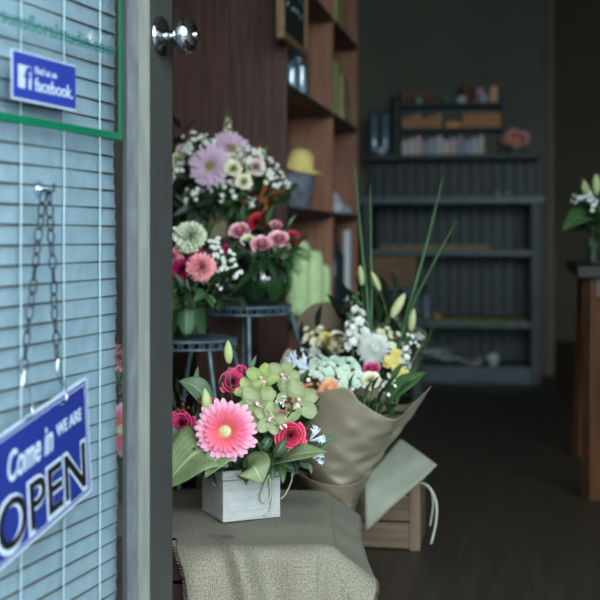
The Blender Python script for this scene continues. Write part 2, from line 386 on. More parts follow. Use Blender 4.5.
gb.box2(L(S_H + 0.1, GN + 0.0003, zb + 0.0005), L(s_r, GN + 0.0012, zb + 0.0105)); gb.box2(L(s_r - 0.0105, GN + 0.0003, zb + 0.0105), L(s_r, GN + 0.0012, 1.6)); gb.box2(L(S_H + 0.1, GN + 0.0003, 1.59), L(s_r, GN + 0.0012, 1.6))
obj('green_border', gb, m_green, dr, label='green painted line around the lettering on the glass')
# knob
kn = thing('door_knob', 'round polished steel door knob', None, (0, 0, 0)); del kn['label']
kn.name = 'door_knob'; kn.parent = dr; zk = CH + (HOR - 37) / FPX * 1.85
KL = Matrix.Translation(L(0.0, 0, zk)) @ Matrix.Rotation(PI / 2, 4, 'X')
kn.matrix_local = KL; MW[kn] = DM @ KL
kn['label'] = 'round polished steel knob on the door stile'
q = MB(); q.lathe([(0.031, 0.0), (0.031, 0.003), (0.027, 0.006), (0.016, 0.009), (0.013, 0.012)], 32); obj('knob_rose', q, m_chrome, kn, smooth=True)
q = MB(); q.lathe([(0.0105, 0.008), (0.0095, 0.018), (0.011, 0.023), (0.017, 0.0265), (0.0235, 0.0325), (0.0262, 0.040), (0.0250, 0.047), (0.020, 0.0525), (0.012, 0.0555), (0.0001, 0.0565)], 32); obj('knob', q, m_chrome, kn, smooth=True)
q = MB(); q.lathe([(0.007, 0.054), (0.007, 0.0595), (0.0055, 0.061), (0.0001, 0.061)], 16); obj('keyhole', q, m_chrome, kn, smooth=True)

# lettering on the glass
def door_text(name, body, s0, s1, zbase, h, m, n=GN + 0.001, parent=None, rot=0.0, shear=0.0, offset=0.0, label=None, ext=0.0003):
    mb = text_mb(body, h, ext, offset, shear, width=(s1 - s0))
    T = DM @ Matrix.Translation(L(s0, n, zbase)) @ Matrix.Rotation(-rot, 4, 'Y') @ Matrix.Rotation(PI / 2, 4, 'X')
    o = obj(name, mb, m, parent)
    if parent is None: o.matrix_local = T
    else: o.matrix_local = MW[parent].inverted() @ T
    if label: o['label'] = label
    return o
s0, z0 = sz(22, 20); s1, z1 = sz(113, 57)
door_text('web_address', 'sunsfloralstudio.com', s0 - 0.052, s1, z1 + 0.0002, 0.029, m_teal, parent=dr, label='green web address lettering on the glass')

# blind behind the glass
blind = thing('window_blind', 'pale blue roller blind of fabric and thin brown sticks behind the door glass', 'blind', tuple(D(-0.45, -0.062, 0)), 0)
def bl(s, n, z): return D(s, n, z)
BS1 = sOf(115.5, -0.062)[0]
fb = MB(); rows = []
NZ, NS = 250, 14
for i in range(NZ):
    z = 0.12 + (1.98 - 0.12) * i / (NZ - 1); row = []
    k = (z - 0.12) / 0.0257
    for j in range(NS):
        s = S_H + 0.115 + (BS1 - (S_H + 0.115)) * j / (NS - 1)
        edge = (0.0022 * math.sin(z * 19) + 0.0014 * math.sin(z * 47 + 1) + 0.0012 * math.sin(k * 2 * PI)) * (j / (NS - 1)) ** 6
        row.append(bl(s + edge, -0.062 + 0.0005 * math.sin(k * 2 * PI) + 0.002 * math.sin(s * 14 + z * 5), z))
    rows.append(row)
fb.grid(rows, NZ, NS); obj('fabric', fb, m_blind, blind, world=True, smooth=True)
st = MB()
for i in range(73):
    z = 0.125 + i * 0.0257; jt = rnd.uniform(-0.0008, 0.0008); e2 = rnd.uniform(-0.001, 0.005)
    st.tube([bl(S_H + 0.11, -0.0605, z + jt), bl(-0.45, -0.0600, z), bl(BS1 + e2, -0.0605, z - jt)], 0.0014, 5)
obj('sticks', st, m_stick, blind, world=True)
for px in (64, 21, 100):
    s = sOf(px, -0.0545)[0]
    for k in (range(1) if px != 64 else range(1)):
        c = MB(); c.tube([bl(s + 0.0006 * math.sin(i * 1.3), -0.0545, 0.12 + 1.86 * i / 40) for i in range(41)], 0.0011, 5)
        obj('cord', c, m_cord, blind, world=True)
for s in (-0.60, -0.675):
    c = MB(); c.tube([bl(s, -0.0545, 0.12), bl(s, -0.0545, 1.98)], 0.0011, 5); obj('cord', c, m_cord, blind, world=True)
c = MB(); c.tube([bl(S_H + 0.105, -0.062, 1.99), bl(BS1 + 0.012, -0.062, 1.99)], 0.014, 12); obj('head_rail', c, m_stick, blind, world=True)

# social media sticker on the glass
s0, zt = sz(12, 50); s1, _ = sz(74.5, 68); zb_ = sz(12, 97)[1]; zt = (zt + sz(74.5, 67.5)[1]) / 2; zb_ = (zb_ + sz(74.5, 108.5)[1]) / 2
stk = thing('window_sticker', 'blue rectangular sticker reading Find us on facebook on the door glass', 'sticker', tuple(D(s0, GN, zb_)))
def stkL(s, n, z): return D(s, GN + n, z)
def plate(name, s0, s1, z0, z1, n0, n1, m, parent, rot=None):
    mb = MB(); k = 0
    mb.box2(L(s0, n0, z0), L(s1, n1, z1)); mb.v = [DM @ v for v in mb.v]
    return obj(name, mb, m, parent, world=True)
plate('backing', s0 - 0.002, s1 + 0.0015, zb_ - 0.003, zt + 0.002, GN + 0.0002, GN + 0.001, m_pale, stk)
plate('blue_face', s0, s1, zb_, zt, GN + 0.001, GN + 0.0016, m_blue, stk)
W_ = s1 - s0; H_ = zt - zb_
plate('logo_square', s0 + 0.012, s0 + 0.012 + 0.031, zb_ + 0.0125, zb_ + 0.0125 + 0.028, GN + 0.0016, GN + 0.0021, m_pale, stk)
door_text('logo_letter', 'f', s0 + 0.026, s0 + 0.0415, zb_ + 0.0135, 0.036, m_blue, GN + 0.0023, stk, offset=0.035)
door_text('small_words', 'Find us on', s0 + 0.052, s0 + 0.052 + 0.056, zb_ + 0.0335, 0.014, m_pale, GN + 0.0018, stk, offset=0.0)
door_text('large_word', 'facebook.', s0 + 0.052, s1 - 0.008, zb_ + 0.0125, 0.024, m_pale, GN + 0.0018, stk, offset=0.012)

# open sign
a_s = math.radians(11.5)
SG = GN + 0.012
s_tr, z_tr = sz(86, 376, SG)
sgn = thing('open_sign', 'blue hanging sign reading Come in we are OPEN', 'sign', tuple(D(s_tr - 0.13, SG, z_tr - 0.1)))
SW, SH = 0.285, 0.155
SM = DM @ Matrix.Translation(L(s_tr, SG, z_tr)) @ Matrix.Rotation(-a_s, 4, 'Y') @ Matrix(((1, 0, 0.11, 0), (0, 1, 0, 0), (0, 0, 1, 0), (0, 0, 0, 1)))   # origin at its top right corner; x left negative, z down negative
def splate(name, x0, x1, z0, z1, n0, n1, m, r=0.006):
    mb = MB(); pts = []
    for cx, cz, a0 in ((x1 - r, z1 - r, 0), (x0 + r, z1 - r, 90), (x0 + r, z0 + r, 180), (x1 - r, z0 + r, 270)):
        for q in range(5): a = math.radians(a0 + q * 22.5); pts.append((cx + r * math.cos(a), cz + r * math.sin(a)))
    N = len(pts)
    for nn in (n0, n1):
        for x, z in pts:
            curl = 0.010 * (x / SW) ** 2 * 0 + 0.0
            mb.v.append(SM @ Vector((x + curl, -nn, z)))
    mb.face(list(range(N))); mb.face(list(range(N, 2 * N))[::-1])
    for i in range(N): j = (i + 1) % N; mb.face((i, j, N + j, N + i))
    return obj(name, mb, m, sgn, world=True)
splate('board', -SW, 0, -SH, 0, 0, 0.0015, m_pale)
splate('blue_face', -SW + 0.004, -0.0045, -SH + 0.004, -0.004, 0.0015, 0.0019, m_navy, 0.005)
mb = MB()
for a, b in (((-SW + 0.008, -0.0085), (-0.0085, -0.0073)), ((-SW + 0.008, -SH + 0.0073), (-0.0085, -SH + 0.0085)), ((-0.0097, -SH + 0.0085), (-0.0085, -0.0085)), ((-SW + 0.008, -SH + 0.0085), (-SW + 0.0092, -0.0085))):
    mb.box2(SM @ Vector((a[0], 0, a[1])) * 0 + Vector((a[0], -0.0019, a[1])), Vector((b[0], -0.0022, b[1])))
mb.v = [SM @ v for v in mb.v]; obj('pinstripe', mb, m_pale, sgn, world=True)
def sign_text(name, body, x0, x1, z, h, m, n=0.0021, shear=0.0, offset=0.0):
    mb = text_mb(body, h, 0.0002, offset, shear, width=x1 - x0)
    T = SM @ Matrix.Translation((x0, -n, z)) @ Matrix.Rotation(PI / 2, 4, 'X'); mb.v = [T @ v for v in mb.v]
    obj(name, mb, m, sgn, world=True)
sign_text('come_in_words', 'Come in', -0.215, -0.100, -0.062, 0.050, m_pale, shear=0.25, offset=0.015)
sign_text('we_are_words', 'WE ARE', -0.090, -0.022, -0.050, 0.022, m_pale, offset=0.02)
sign_text('open_outline', 'OPEN', -0.2475, -0.0135, -0.1425, 0.0905, m_pale, 0.0021, offset=0.036)
sign_text('open_word', 'OPEN', -0.2435, -0.0175, -0.139, 0.083, m_black, 0.0027, offset=0.008)
# chain
hs, hz = sz(45, 186, SG)
ch = thing('hanging_chain', 'dark steel link chain looped over a hook on the door glass', 'chain', tuple(D(hs, SG, hz - 0.05)))
def link_mesh():
    mb = MB(); a, b, n = 0.0048, 0.0092, 16; rows = []
    pts = [Vector((a * math.cos(2 * PI * i / n), 0, b * (abs(math.sin(2 * PI * i / n)) ** 0.8) * (1 if math.sin(2 * PI * i / n) >= 0 else -1))) for i in range(n)]
    for i in range(n):
        t = (pts[(i + 1) % n] - pts[i - 1]).normalized(); up = Vector((0, 1, 0)); sd = t.cross(up)
        rows.append([pts[i] + (up * math.cos(2 * PI * j / 5) + sd * math.sin(2 * PI * j / 5)) * 0.0013 for j in range(5)])
    k = 0
    for row in rows: mb.v += row
    for i in range(n):
        for j in range(5): mb.face((i * 5 + j, i * 5 + (j + 1) % 5, ((i + 1) % n) * 5 + (j + 1) % 5, ((i + 1) % n) * 5 + j))
    return mb.mesh('chain_link', [m_chain], True)
lm = link_mesh()
def chain(p0, p1):
    (sa_, za), (sb, zb) = p0, p1; A = D(sa_, SG, za); B = D(sb, SG, zb); n = int((B - A).length / 0.0152); dv = (B - A).normalized()
    qt = dv.to_track_quat('Z', 'Y').to_matrix().to_4x4()
    for i in range(n):
        c = A + (B - A) * ((i + 0.5) / n)
        wob = dn * rnd.uniform(-0.0005, 0.0005)
        M = Matrix.Translation(c + wob) @ qt @ Matrix.Rotation((PI / 2 if i % 2 else 0) + rnd.uniform(-0.3, 0.3) + 0.5, 4, 'Z')
        obj('link', lm, None, ch, M=MW[ch].inverted() @ M)
cl, crr = sz(23, 372, SG), sz(57, 358, SG)
chain((hs - 0.003, hz - 0.006), cl); chain((hs + 0.010, hz - 0.006), crr)
hk = thing('suction_hook', 'small clear suction cup hook holding the chain on the glass', 'hook', tuple(D(hs, GN, hz)))
q = MB(); T = Matrix.Translation(D(hs + 0.004, GN, hz - 0.004)) @ dn.to_track_quat('Z', 'Y').to_matrix().to_4x4()
q.lathe([(0.011, 0.0005), (0.010, 0.003), (0.005, 0.006), (0.004, 0.010), (0.0045, 0.013), (0.001, 0.014)], 16, 0, T); obj('suction_cup', q, m_clear, hk, world=True, smooth=True)
q = MB(); q.tube([D(hs + 0.004, GN + 0.010, hz - 0.004), D(hs + 0.004, GN + 0.016, hz - 0.010), D(hs + 0.004, GN + 0.022, hz - 0.006), D(hs + 0.004, GN + 0.022, hz + 0.003)], 0.0016, 6); obj('metal_hook', q, m_chain, hk, world=True, smooth=True)
for nm, top, px, py in (('left', cl, 27, 402), ('right', crr, 62, 388)):
    b_s, b_z = sz(px, py, SG)
    h_ = thing('sign_hanger', 'clear plastic hanger joining the %s chain to the sign' % ('left hand' if nm == 'left' else 'right hand'), 'hook', tuple(D(b_s, SG, b_z)))
    w2 = 0.010 if nm == 'right' else 0.016
    q = MB(); q.tube(crom([D(top[0], SG + 0.002, top[1] + 0.004), D(top[0] + w2 * 0.5, SG + 0.003, (top[1] + b_z) / 2), D(b_s + w2 * 0.3, SG + 0.004, b_z), D(b_s + 0.002, SG + 0.005, b_z - 0.016), D(b_s - w2 * 1.0, SG + 0.004, b_z - 0.020)], 5), 0.0013, 6)
    obj('wire_hook', q, m_hang, h_, world=True, smooth=True)
    q = MB(); q.tube(crom([D(top[0], SG + 0.002, top[1] + 0.004), D(top[0] - w2 * 0.5, SG + 0.003, (top[1] + b_z) / 2), D(b_s - w2 * (2.0 if nm == 'left' else .2), SG + 0.003, b_z + 0.002)], 5), 0.0013, 6)
    obj('wire_arm', q, m_hang, h_, world=True, smooth=True)

# ================================================================== FURNITURE
# ---- tall bookcase along the left wall (room frame: x = b to the right, y = a into the depth)
bc = thing('bookcase', 'tall red brown timber bookcase with open shelves along the left wall', 'bookcase', tuple(O0), YAW)
mb = MB()
for i in range(4):
    w_ = 0.37 / 4; mb.box2((-0.37 + i * w_ + 0.0012, 0, 0), (-0.37 + (i + 1) * w_ - 0.0012, 0.025, 2.35))
mb.box2((-0.372, 0.006, 0), (0, 0.025, 2.35))
obj('side_panel', mb, m_wallwood, bc, bevel=0.0015)
for a in (0.985, 1.735):
    mb = MB(); mb.box2((-0.37, a, 0), (0, a + 0.025, 2.35)); obj('upright', mb, m_shelfwood, bc)
mb = MB(); mb.box2((-0.374, 0.02, 0), (-0.352, 1.76, 2.35)); obj('back_panel', mb, m_shelfwood, bc)
for z in (0.06, 0.50, 0.87, 1.26, 1.63, 2.0, 2.33):
    mb = MB(); mb.box2((-0.352, 0.025, z - 0.022), (-0.001, 1.735, z)); obj('shelf', mb, m_shelfh, bc, bevel=0.001)
# ---- blackboard
bb = thing('blackboard_sign', 'small blackboard with chalk scribbles in a honey wood frame hung on the bookcase corner', 'sign', tuple(R(0.014, 0.01, 1.368)), YAW)
Lb = -0.13
mb = MB(); mb.box2((-0.006, Lb + 0.002 - 0.05, 0.005), (0.004, 0.23, 0.59)); obj('slate', mb, m_slate, bb)
for n_, a, b in (('frame_rail', (-0.012, Lb - 0.05, 0), (0.012, 0.25, 0.024)), ('frame_rail', (-0.012, Lb - 0.05, 0.576), (0.012, 0.25, 0.60)), ('frame_stile', (-0.012, Lb - 0.05, 0.024), (0.012, Lb - 0.028, 0.576)), ('frame_stile', (-0.012, 0.228, 0.024), (0.012, 0.25, 0.576))):
    mb = MB(); mb.box2(a, b); obj(n_, mb, m_frame, bb, bevel=0.002)
mb = MB()
for i in range(9):
    for j in range(4):
        p = Vector((0.0045, -0.10 + j * 0.075, 0.12 + i * 0.05)); pts = [p]
        for k in range(5): pts.append(p + Vector((0, 0.012 * (k + 1), rnd.uniform(-0.014, 0.014))))
        mb.tube(pts, 0.0016, 4)
obj('chalk_marks', mb, m_chalk, bb)
for y in (0.03, 0.2):
    mb = MB(); mb.tube([(-0.02, y, 0.5), (0.0, y, 0.5)], 0.004, 6); obj('hook', mb, m_chrome, bb)

# ---- hutch at the back
hu = thing('display_hutch', 'blue black painted open hutch with paler counter and beadboard back against the back wall', 'cabinet', tuple(R(0.35, 2.8, 0)), YAW)
hx0, hx1 = -0.467, 0.475
for x in (hx0 + 0.0, hx1 - 0.05):
    mb = MB(); mb.box2((x, 0.02, 0), (x + 0.05, 0.42, 0.95)); obj('side_panel', mb, m_hutch, hu, bevel=0.003)
mb = MB(); mb.box2((hx0 - 0.02, 0, 0.945), (hx1 + 0.02, 0.44, 0.985)); obj('counter', mb, m_hutchtop, hu, bevel=0.004)
mb = MB(); mb.box2((hx0 + 0.05, 0.03, 0.67), (hx1 - 0.05, 0.40, 0.70)); obj('shelf', mb, m_hutchtop, hu, bevel=0.002)
mb = MB(); mb.box2((hx0 + 0.05, 0.03, 0.29), (hx1 - 0.05, 0.40, 0.32)); obj('shelf', mb, m_hutchtop, hu, bevel=0.002)
mb = MB(); mb.box2((hx0 + 0.05, 0.0, 0.0), (hx1 - 0.05, 0.40, 0.09)); obj('plinth', mb, m_hutchtop, hu, bevel=0.002)
mb = MB()
nb_ = 15
for i in range(nb_):
    x = hx0 + 0.02 + (hx1 - hx0 - 0.04) * i / nb_; w_ = (hx1 - hx0 - 0.04) / nb_
    mb.box2((x + 0.009, 0.375, 0.05), (x + w_ - 0.009, 0.413, 1.19))
mb.box2((hx0 + 0.01, 0.412, 0.05), (hx1 - 0.01, 0.425, 1.22)); obj('beadboard_back', mb, m_hutch, hu, bevel=0.002)
mb = MB(); mb.box2((hx0, 0.2, 1.195), (hx1, 0.43, 1.22)); obj('upper_ledge', mb, m_hutch, hu, bevel=0.002)
for x in (hx0 + 0.0, hx1 - 0.02):
    mb = MB(); mb.box2((x, 0.36, 0.985), (x + 0.02, 0.425, 1.2)); obj('bracket', mb, m_hutch, hu)
# ---- small black tiered rack standing on the ledge
rk = thing('spice_style_rack', 'black three tier rack full of small candles standing on the hutch ledge', 'rack', tuple(R(0.35, 3.03, 1.22)), YAW); rk.name = 'tiered_rack'
rx0, rx1 = -0.305, 0.29
for x in (rx0, rx1 - 0.014):
    mb = MB(); mb.box2((x, 0, 0), (x + 0.014, 0.15, 0.36)); obj('side_panel', mb, m_hutch, rk)
for z in (0.135, 0.27):
    mb = MB(); mb.box2((rx0 + 0.014, 0.0, z), (rx1 - 0.014, 0.15, z + 0.012)); obj('shelf', mb, m_hutch, rk)
mb = MB(); mb.box2((rx0, 0.15, 0), (rx1, 0.158, 0.36)); obj('back_panel', mb, m_hutch, rk)
# rack contents
def jar(name, label, cat, group, p, r, h, m, lidm=None, rz=0):
    t = thing(name, label, cat, tuple(p), YAW, group)
    q = MB(); q.lathe([(r * 0.85, 0), (r, 0.004), (r, h * 0.8), (r * 0.75, h * 0.9), (r * 0.75, h * 0.93)], 12); obj('body', q, m, t, smooth=False)
    q = MB(); q.lathe([(r * 0.82, h * 0.9), (r * 0.82, h), (r * 0.3, h * 1.01), (0.0005, h * 1.01)], 12); obj('lid', q, lidm or m, t)
    return t
ALB[0] = 0.95
m_pot = [mat('pale pot %d' % i, c, 0.5) for i, c in enumerate([(222, 216, 226), (238, 200, 210), (184, 196, 212), (230, 224, 208), (172, 172, 192)])]
m_orange = mat('amber candle wax', (255, 176, 100), 0.5); m_tan = mat('tan candle', (200, 148, 104), 0.5); m_brown = mat('brown tin', (112, 70, 48), 0.5)
m_white = mat('white ceramic', (190, 198, 204), 0.3)
for i in range(12):
    jar('candle_jar', 'pale or pink candle jar in the bottom row of the black rack', 'candle', 'candle jars on the bottom row of the rack', R(0.35 + rx0 + 0.045 + i * 0.038, 3.03 + 0.06 + 0.01 * (i % 2), 1.2205), 0.0165, 0.082 + 0.012 * ((i * 7) % 3), m_pot[(i * 3) % 5])
jar('candle_jar', 'brown candle jar at the right end of the bottom rack row', 'candle', None, R(0.35 + rx0 + 0.045 + 12.2 * 0.038, 3.09, 1.2205), 0.018, 0.07, m_brown)
for i in range(6):
    jar('amber_candle', 'tan candle jar on the left of the middle rack tier', 'candle', 'tan candles on the middle tier', R(0.35 + rx0 + 0.045 + i * 0.037, 3.09, 1.3675), 0.016, 0.06 + 0.012 * (i % 3), m_tan)
for i in range(3):
    jar('amber_candle', 'short amber candle in the centre of the middle rack tier', 'candle', 'short amber candles in the middle', R(0.35 + rx0 + 0.285 + i * 0.028, 3.08, 1.3675), 0.0125, 0.034, m_orange)
for i in range(7):
    jar('amber_candle', 'amber orange candle jar on the right of the middle rack tier', 'candle', 'amber candles on the right of the middle tier', R(0.35 + rx0 + 0.375 + i * 0.0305, 3.08, 1.3675), 0.0145, 0.078, m_tan, m_orange)
for i in range(6):
    jar('small_tin', 'dark brown tin on the left of the top rack tier', 'tin', 'brown tins on the top tier', R(0.35 + rx0 + 0.04 + i * 0.034, 3.09, 1.5025), 0.014, 0.055 + 0.01 * (i % 2), m_brown, m_tan)
jar('green_tin', 'small green lidded tin on the top rack tier', 'tin', None, R(0.35 + rx0 + 0.27, 3.08, 1.5025), 0.02, 0.04, mat('green tin', (70, 96, 62), 0.5), m_tan)
jar('sage_tin', 'pale sage tin left of the green tin on the top rack tier', 'tin', None, R(0.35 + rx0 + 0.125, 3.06, 1.5025), 0.014, 0.034, mat('sage tin', (150, 180, 165), 0.5))
jar('white_pot', 'white shallow pot on the top rack tier', 'pot', None, R(0.35 + rx0 + 0.355, 3.065, 1.5025), 0.026, 0.036, m_white)
jar('brown_pot', 'brown round pot behind the white one on the top rack tier', 'pot', None, R(0.35 + rx0 + 0.375, 3.13, 1.5025), 0.035, 0.10, mat('brown pot', (100, 62, 46), 0.6))
jar('lilac_pot', 'lilac white pot near the right end of the top rack tier', 'pot', None, R(0.35 + rx0 + 0.475, 3.07, 1.5025), 0.028, 0.05, mat('lilac pot', (176, 172, 206), 0.4))
jar('pink_pot', 'pink pot behind the lilac one on the top rack tier', 'pot', None, R(0.35 + rx0 + 0.455, 3.13, 1.5025), 0.026, 0.088, mat('pink pot', (214, 150, 160), 0.5))
jar('peach_pot', 'peach coloured round pot at the right end of the top rack tier', 'pot', None, R(0.35 + rx0 + 0.53, 3.11, 1.5025), 0.026, 0.095, mat('peach pot', (230, 184, 146), 0.5))
ALB[0] = 0.9
# tall glass cylinders left of the rack, standing on the ledge
for i, (px, lab) in enumerate(((374, 'tall glass cylinder vase on the left of the hutch ledge, the left one of two'), (385, 'tall glass cylinder vase just left of the black rack'))):
    c = P(px, 152, 6.86); c.z = 1.2205
    t = thing('cylinder_vase', lab, 'vase', tuple(c), 0)
    q = MB(); q.lathe([(0.024, 0), (0.026, 0.004), (0.026, 0.24), (0.0235, 0.24), (0.0235, 0.012), (0.001, 0.012)], 18); obj('glass_wall', q, m_bvase, t, smooth=True)
    q = MB(); q.lathe([(0.020, 0.0125), (0.021, 0.03), (0.0205, 0.22), (0.001, 0.222)], 14); obj('white_filling', q, mat('white beads %d' % i, (150, 164, 178), 0.5, rgb2=(190, 200, 208), scale=60), t, smooth=True)
c = P(381, 147, 6.8); c.z = 1.2205
jar('tealight_cup', 'small white tealight cup in front of the glass cylinders', 'candle', None, c, 0.016, 0.035, m_white)
c = P(487, 148, 6.85); c.z = 1.2205
jar('ink_blue_jar', 'small dark blue jar on the ledge right of the rack candles', 'jar', None, c, 0.02, 0.045, mat('ink blue', (90, 96, 120), 0.3))
# two glass balls on the counter, their highlights put into a pale metallic colour
for px, lab in ((496.5, 'small glass ball on the hutch counter, the left one of two'), (507.5, 'small glass ball on the hutch counter, the right one of two')):
    c = P(px, 193, 6.72); c.z = 0.986
    q = MB(); q.ball(Vector((0, 0, 0.02)), 0.02, 14); solo('glass_ball', q, mat('bauble with glint', (170, 190, 160), 0.15, 0.6), lab, 'ornament', None, smooth=True, loc=tuple(c))
# bits in the hutch
q = MB(); q.box2((-0.28, 0.05, 0.7005), (0.30, 0.30, 0.712)); q.box2((-0.28, 0.05, 0.712), (0.30, 0.06, 0.726)); q.box2((-0.28, 0.29, 0.712), (0.30, 0.30, 0.726))
t_ = thing('wooden_tray', 'long brown wooden tray on the upper shelf of the hutch', 'tray', tuple(R(0.26, 2.8, 0)), YAW); obj('tray_body', q, m_frame, t_)
q = MB(); q.box2((-0.36, 0.05, 0.3205), (0.38, 0.33, 0.334)); t_ = thing('moss_board', 'long mossy green flat board on the lower shelf of the hutch', 'board', tuple(R(0.37, 2.8, 0)), YAW); obj('board', q, mat('moss green', (96, 104, 62), 0.9, rgb2=(140, 140, 80), scale=30), t_)
c = P(437, 318, 6.6); c.z = 0.3345; jar('straw_pot', 'straw coloured little pot on the mossy board', 'pot', None, c, 0.018, 0.03, m_tan)
c = P(426, 305, 6.6); c.z = 0.3345; jar('pewter_jar', 'tall pewter coloured jar on the left of the mossy board', 'jar', None, c, 0.02, 0.13, mat('pewter', (120, 130, 140), 0.4, 0.4))
c = P(492, 345, 6.62); c.z = 0.0905; q = MB(); q.lathe([(0.03, 0), (0.06, 0.012), (0.10, 0.026), (0.098, 0.028), (0.058, 0.016), (0.001, 0.006)], 24)
for k in range(4):
    t_ = solo('white_plate', q, m_white, 'white plate in the stack at the bottom of the hutch', 'plate', 'stacked white plates at the bottom of the hutch', smooth=True, loc=(c.x - 0.28, c.y + 0.26, 0.0905 + k * 0.012)) if k == 0 else t_
    if k:
        o2 = t_.copy(); COL.objects.link(o2); o2.location = (c.x - 0.28, c.y + 0.26, 0.0905 + k * 0.012)
q = MB(); rows = []
for i in range(30):
    row = []
    for j in range(8):
        x = i / 29; y = j / 7
        row.append(Vector((0.02 + x * 0.40, 0.02 + y * 0.16, 0.100 + 0.028 * math.sin(x * 7 + y) ** 2 + 0.045 * math.exp(-((x - 0.35) / 0.16) ** 2) * (1 - 0.3 * y))))
    rows.append(row)
q.grid(rows, 30, 8); cl_ = thing('folded_cloth', 'crumpled white cloth lying at the bottom of the hutch', 'cloth', tuple(R(0.10, 2.79, 0)), YAW); obj('cloth', q, m_white, cl_, smooth=True, solid=0.006)
c = P(493, 352, 6.60); c.z = 0.0905; q = MB(); q.ball(Vector((0, 0, 0.038)), 0.038, 14, sq=(1, 1, 0.8)); q.lathe([(0.02, 0), (0.024, 0.004), (0.02, 0.012)], 14)
t_ = thing('white_bowl', 'round white lidded bowl at the bottom right of the hutch', 'bowl', tuple(c)); obj('bowl_body', q, m_white, t_, smooth=True)
# woven brown basket on the floor stand in front of the hutch
bk = thing('woven_basket', 'brown woven box basket in front of the hutch, left side', 'basket', tuple(P(395, 286, 5.9) * 1), YAW); bk.location.z = 0.36; MW[bk] = Matrix.Translation(bk.location) @ Matrix.Rotation(YAW, 4, 'Z')
m_wick = mat('woven brown', (128, 98, 76), 0.8, rgb2=(92, 68, 54), scale=60, stretch=(1, 1, 2), bump=0.6)
q = MB()
for k in range(9):
    z = 0.17 + 0.006 + k * 0.0145; e_ = 0.002 * (k % 2)
    for a, b in (((-0.11 - e_, -0.11 - e_, z), (0.11 + e_, -0.10, z + 0.0135)), ((-0.11 - e_, 0.10, z), (0.11 + e_, 0.11 + e_, z + 0.0135)), ((-0.11 - e_, -0.10, z), (-0.10, 0.10, z + 0.0135)), ((0.10, -0.10, z), (0.11 + e_, 0.10, z + 0.0135))): q.box2(a, b)
q.box2((-0.105, -0.105, 0.17), (0.105, 0.105, 0.176)); q.v = [v - Vector((0, 0, 0.17)) for v in q.v]
q.v = [Vector((v.x, v.y, v.z)) for v in q.v]; obj('basket_body', q, m_wick, bk)
st_ = thing('low_stool', 'dark low wooden stool carrying the woven basket', 'stool', (bk.location.x, bk.location.y, 0), YAW)
q = MB(); q.box2((-0.13, -0.13, 0.33), (0.13, 0.13, 0.3595)); obj('seat', q, m_hutch, st_, bevel=0.003)
bk.location.z = 0.36; bk.location.z = 0.54; 
q_h = 0.54
for sx in (-1, 1):
    for sy in (-1, 1):
        q = MB(); q.box2((sx * 0.11 - 0.014, sy * 0.11 - 0.014, 0), (sx * 0.11 + 0.014, sy * 0.11 + 0.014, 0.33)); obj('leg', q, m_hutch, st_)
for o_ in st_.children: 
    pass
st_.scale = (1, 1, q_h / 0.36); 

ALB[0] = 0.70
# ---- table on the right
tb = thing('side_table', 'red brown wooden table with tapered legs at the right edge', 'table', tuple(P(592, 500, 3.68) * 1), YAW); tb.location.z = 0; MW[tb] = Matrix.Translation(tb.location) @ Matrix.Rotation(YAW, 4, 'Z')
def taper_leg(x0, y0, x1, y1, z1, w0, w1):
    q = MB(); 
    for (x, y, z, w) in ((x0, y0, 0, w0), (x1, y1, z1, w1)):
        for a, b in ((-1, -1), (1, -1), (1, 1), (-1, 1)): q.v.append(Vector((x + a * w / 2, y + b * w / 2, z)))
    for f_ in ((3, 2, 1, 0), (4, 5, 6, 7), (0, 1, 5, 4), (1, 2, 6, 5), (2, 3, 7, 6), (3, 0, 4, 7)): q.face(f_)
    return q
RL = Matrix.Rotation(math.radians(32), 4, 'Z')
for (x, y) in ((0, 0), (0.75, 0), (0, 0.75), (0.75, 0.75)):
    sx = 1 if x == 0 else -1; sy = 1 if y == 0 else -1
    q = taper_leg(0, 0, sx * 0.02, sy * 0.02, 0.66, 0.042, 0.052); q.v = [RL @ v + Vector((x, y, 0)) for v in q.v]; obj('leg', q, m_tablew, tb, bevel=0.002)
q = MB(); q.box2((-0.045, -0.045, 0.655), (0.815, 0.815, 0.69)); obj('table_top', q, mat('dark table top', (30, 22, 20), 0.6), tb, bevel=0.004)
q = MB(); q.box2((0.0, 0.0, 0.60), (0.77, 0.02, 0.655)); q.box2((0.0, 0.75, 0.60), (0.77, 0.77, 0.655)); q.box2((0.0, 0.02, 0.60), (0.02, 0.75, 0.655)); q.box2((0.75, 0.02, 0.60), (0.77, 0.75, 0.655)); obj('apron', q, mat('dark apron', (50, 36, 30), 0.4), tb)

